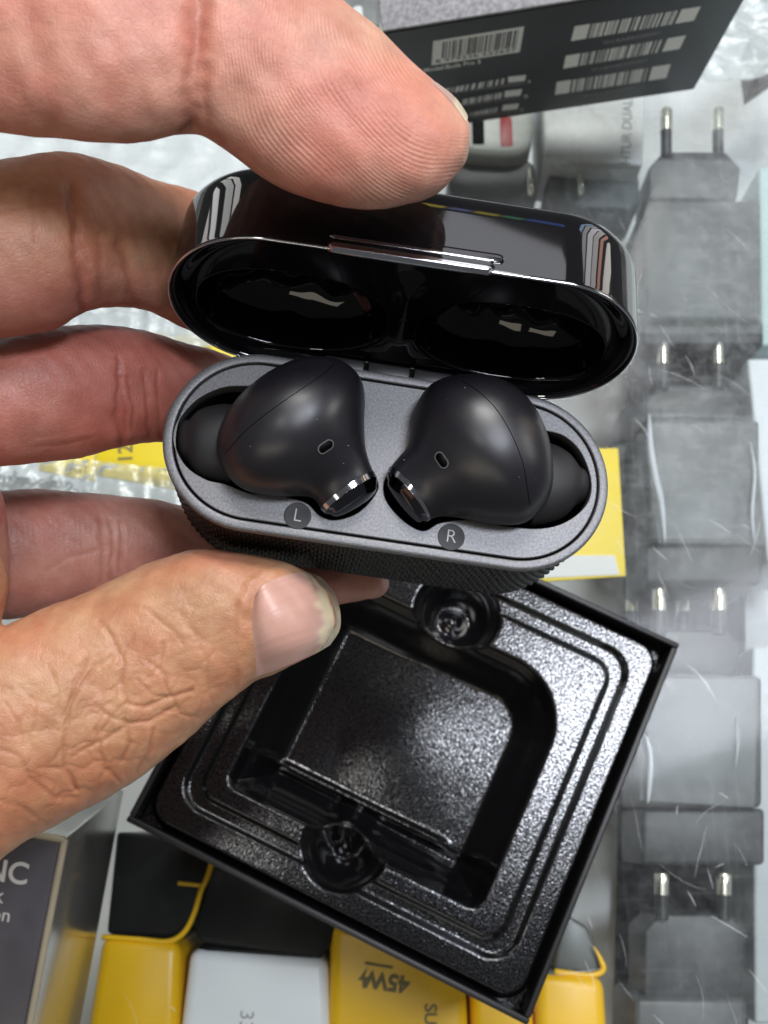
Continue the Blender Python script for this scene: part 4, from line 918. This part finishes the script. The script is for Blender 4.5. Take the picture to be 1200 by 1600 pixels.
slab('tan_carton', 'tan strip of carton left of the barcode box', 'carton', [(560, 42), (600, 42), (600, 120), (560, 120)], -22, 20, mat('tan_card', (.42, .33, .13), .5), .6)
slab('white_tube', 'small white rounded tube by the index fingertip', 'tube', [(549, 10), (566, 6), (570, 80), (550, 80)], -12, 6, M_wht, .6, rnd=2)

# clear plastic pouches over the chargers, and crumpled film at the left
def film_material(name, amt, tint=(.86, .89, .91), ior=1.12):
    m = bpy.data.materials.new(name); m.use_nodes = True; t = NT(m); t.N.remove(t.b); out = t.N['Material Output']
    tr = t.n('ShaderNodeBsdfTransparent'); tr.inputs[0].default_value = (.97, .98, .98, 1); gl = t.n('ShaderNodeBsdfGlossy'); gl.inputs['Roughness'].default_value = .25; gl.inputs[0].default_value = (.9, .9, .9, 1)
    df = t.n('ShaderNodeBsdfDiffuse'); df.inputs[0].default_value = c4(tint); lw = t.n('ShaderNodeFresnel'); lw.inputs[0].default_value = ior
    a = t.n('ShaderNodeMixShader'); t.l(lw.outputs[0], a.inputs[0]); t.l(tr.outputs[0], a.inputs[1]); t.l(gl.outputs[0], a.inputs[2])
    b = t.n('ShaderNodeMixShader'); t.l(t.ramp(t.noise(55, 5, rough=.7), [(.25, amt*.7), (.75, amt*1.3)]), b.inputs[0]); t.l(a.outputs[0], b.inputs[1]); t.l(df.outputs[0], b.inputs[2]); t.l(b.outputs[0], out.inputs[0]); return m
M_film = film_material('pouch_film', .05); M_film2 = film_material('crumpled_film', .35, ior=1.45); M_film3 = film_material('white_film', .55, (.92, .93, .94), 1.4)
def pouch(name, label, px, z, amp, m, group=None, n=70, k=.18):
    P = at_z(px, z); G = np.empty((n, n, 3))
    for j in range(n):
        for i in range(n):
            u, v = i/(n-1), j/(n-1); G[j, i] = (1-u)*(1-v)*P[0]+u*(1-v)*P[1]+u*v*P[2]+(1-u)*v*P[3]
    x, y = G[..., 0], G[..., 1]; h = np.zeros((n, n)); rg = np.random.default_rng(len(label))
    for _ in range(16):
        a = rg.uniform(0, 6.28); f = rg.uniform(.4, 1.9)*k; p_ = rg.uniform(0, 6.28); h += (1-2*np.abs(np.sin((x*math.cos(a)+y*math.sin(a))*f+p_)))*rg.uniform(.2, 1)/5
    G[..., 2] += amp*h; c = P.mean(0); V = G.reshape(-1, 3)-c; Fc = [(j*n+i, j*n+i+1, (j+1)*n+i+1, (j+1)*n+i) for j in range(n-1) for i in range(n-1)]
    V2 = V-[0, 0, .06]; N2 = len(V); F2 = [tuple(N2+i for i in f[::-1]) for f in Fc]
    me = mesh_from(np.concatenate([V, V2]), Fc+F2); o = link_mesh(name, me, m); o.location = Vector(c*S); tag(o, label, 'plastic pouch', group); return o
gp = 'clear pouches over the wall chargers'
pouch('plastic_pouch', 'clear pouch over the topmost wall charger', [(880, 250), (1195, 250), (1198, 520), (890, 520)], -17, .35, M_film, gp, k=.07)
po2 = pouch('plastic_pouch', 'clear pouch with a bright fold over the second wall charger', [(1012, 645), (1192, 650), (1196, 850), (1030, 848)], -17, .5, M_film, gp, k=.08)
po3 = pouch('plastic_pouch', 'clear pouch over the third wall charger', [(990, 1050), (1182, 1056), (1180, 1262), (1000, 1250)], -17, .35, M_film, gp, k=.07)
pouch('plastic_film', 'crumpled white plastic film between the index and middle fingers', [(-60, 140), (420, 170), (420, 330), (-60, 330)], -12, 1.6, M_film3, k=.16)
pouch('plastic_film', 'crumpled clear film between the middle and ring fingers', [(40, 440), (330, 450), (330, 540), (40, 560)], -10, 1.2, M_film2, k=.35)
pouch('plastic_film', 'crumpled clear film between the ring and little fingers', [(-30, 700), (300, 735), (310, 830), (-30, 830)], -9, 1.2, film_material('thin_crumpled_film', .15, ior=1.5), k=.4)
pouch('plastic_film', 'curled clear bag in the top right corner', [(1090, -30), (1260, -30), (1240, 110), (1090, 130)], -9, 2.2, M_film2, k=.2)

M_glare = film_material('film_glare', .62, (.86, .90, .97))  # raised white strips modelled in place of glare streaks on the pouches
def glow(o, px, z, wd, h):
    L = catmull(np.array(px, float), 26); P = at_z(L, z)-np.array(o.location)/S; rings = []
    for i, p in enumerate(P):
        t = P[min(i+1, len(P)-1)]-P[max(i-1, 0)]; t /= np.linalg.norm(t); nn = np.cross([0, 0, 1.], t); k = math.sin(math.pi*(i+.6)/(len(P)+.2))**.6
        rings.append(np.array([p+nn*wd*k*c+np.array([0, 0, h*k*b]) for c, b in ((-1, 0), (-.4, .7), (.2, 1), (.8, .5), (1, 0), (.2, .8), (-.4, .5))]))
    V, Fc = loft(rings); mesh('glow', V, Fc, M_glare, parent=o)
glow(po2, [(1014, 648), (1016, 700), (1024, 750), (1033, 790), (1039, 848)], -16, 1.3, 1.6)
glow(po2, [(1172, 690), (1178, 740), (1174, 800), (1178, 845)], -16, .7, 1.2)
glow(po3, [(1010, 1150), (1016, 1185), (1014, 1225), (1012, 1255)], -16, .9, 1.3)
glow(po3, [(1150, 1120), (1152, 1160), (1149, 1200)], -16, .3, .6)
# dust specks that sit on the earbuds and the deck
def specks():
    bodies = [o for o in bpy.data.objects if o.name.startswith('body') and o.parent and o.parent.name.startswith('earbud')]
    Mdu = mat('dust', (.75, .75, .75), .8); rg = np.random.default_rng(11)
    for b in bodies:
        bv = bvh_of(b); parts = []
        for _ in range(60):
            p = (rg.uniform(340, 590), rg.uniform(570, 800)) if b.parent.name == 'earbud' else (rg.uniform(610, 860), rg.uniform(595, 815))
            h = drop(bv, p)
            if h[0] is None or len(parts) > 5: continue
            c = np.array(h[0])/S; r = rg.uniform(.025, .06)
            q = np.linspace(0, 2*math.pi, 6, endpoint=False); V, Fc = loft([np.column_stack([r*np.cos(q), r*np.sin(q), 0*q]), np.column_stack([.5*r*np.cos(q), .5*r*np.sin(q), 0*q+.6*r])]); n_ = np.array(h[1]); e1 = np.cross(n_, [1, .2, 0]); e1 /= np.linalg.norm(e1)
            parts.append((xf2(V, c, e1, np.cross(n_, e1), n_), Fc))
        V, Fc = join(parts); o = mesh('dust_specks', V, Fc, Mdu, parent=b.parent); o['kind'] = 'stuff'
specks()
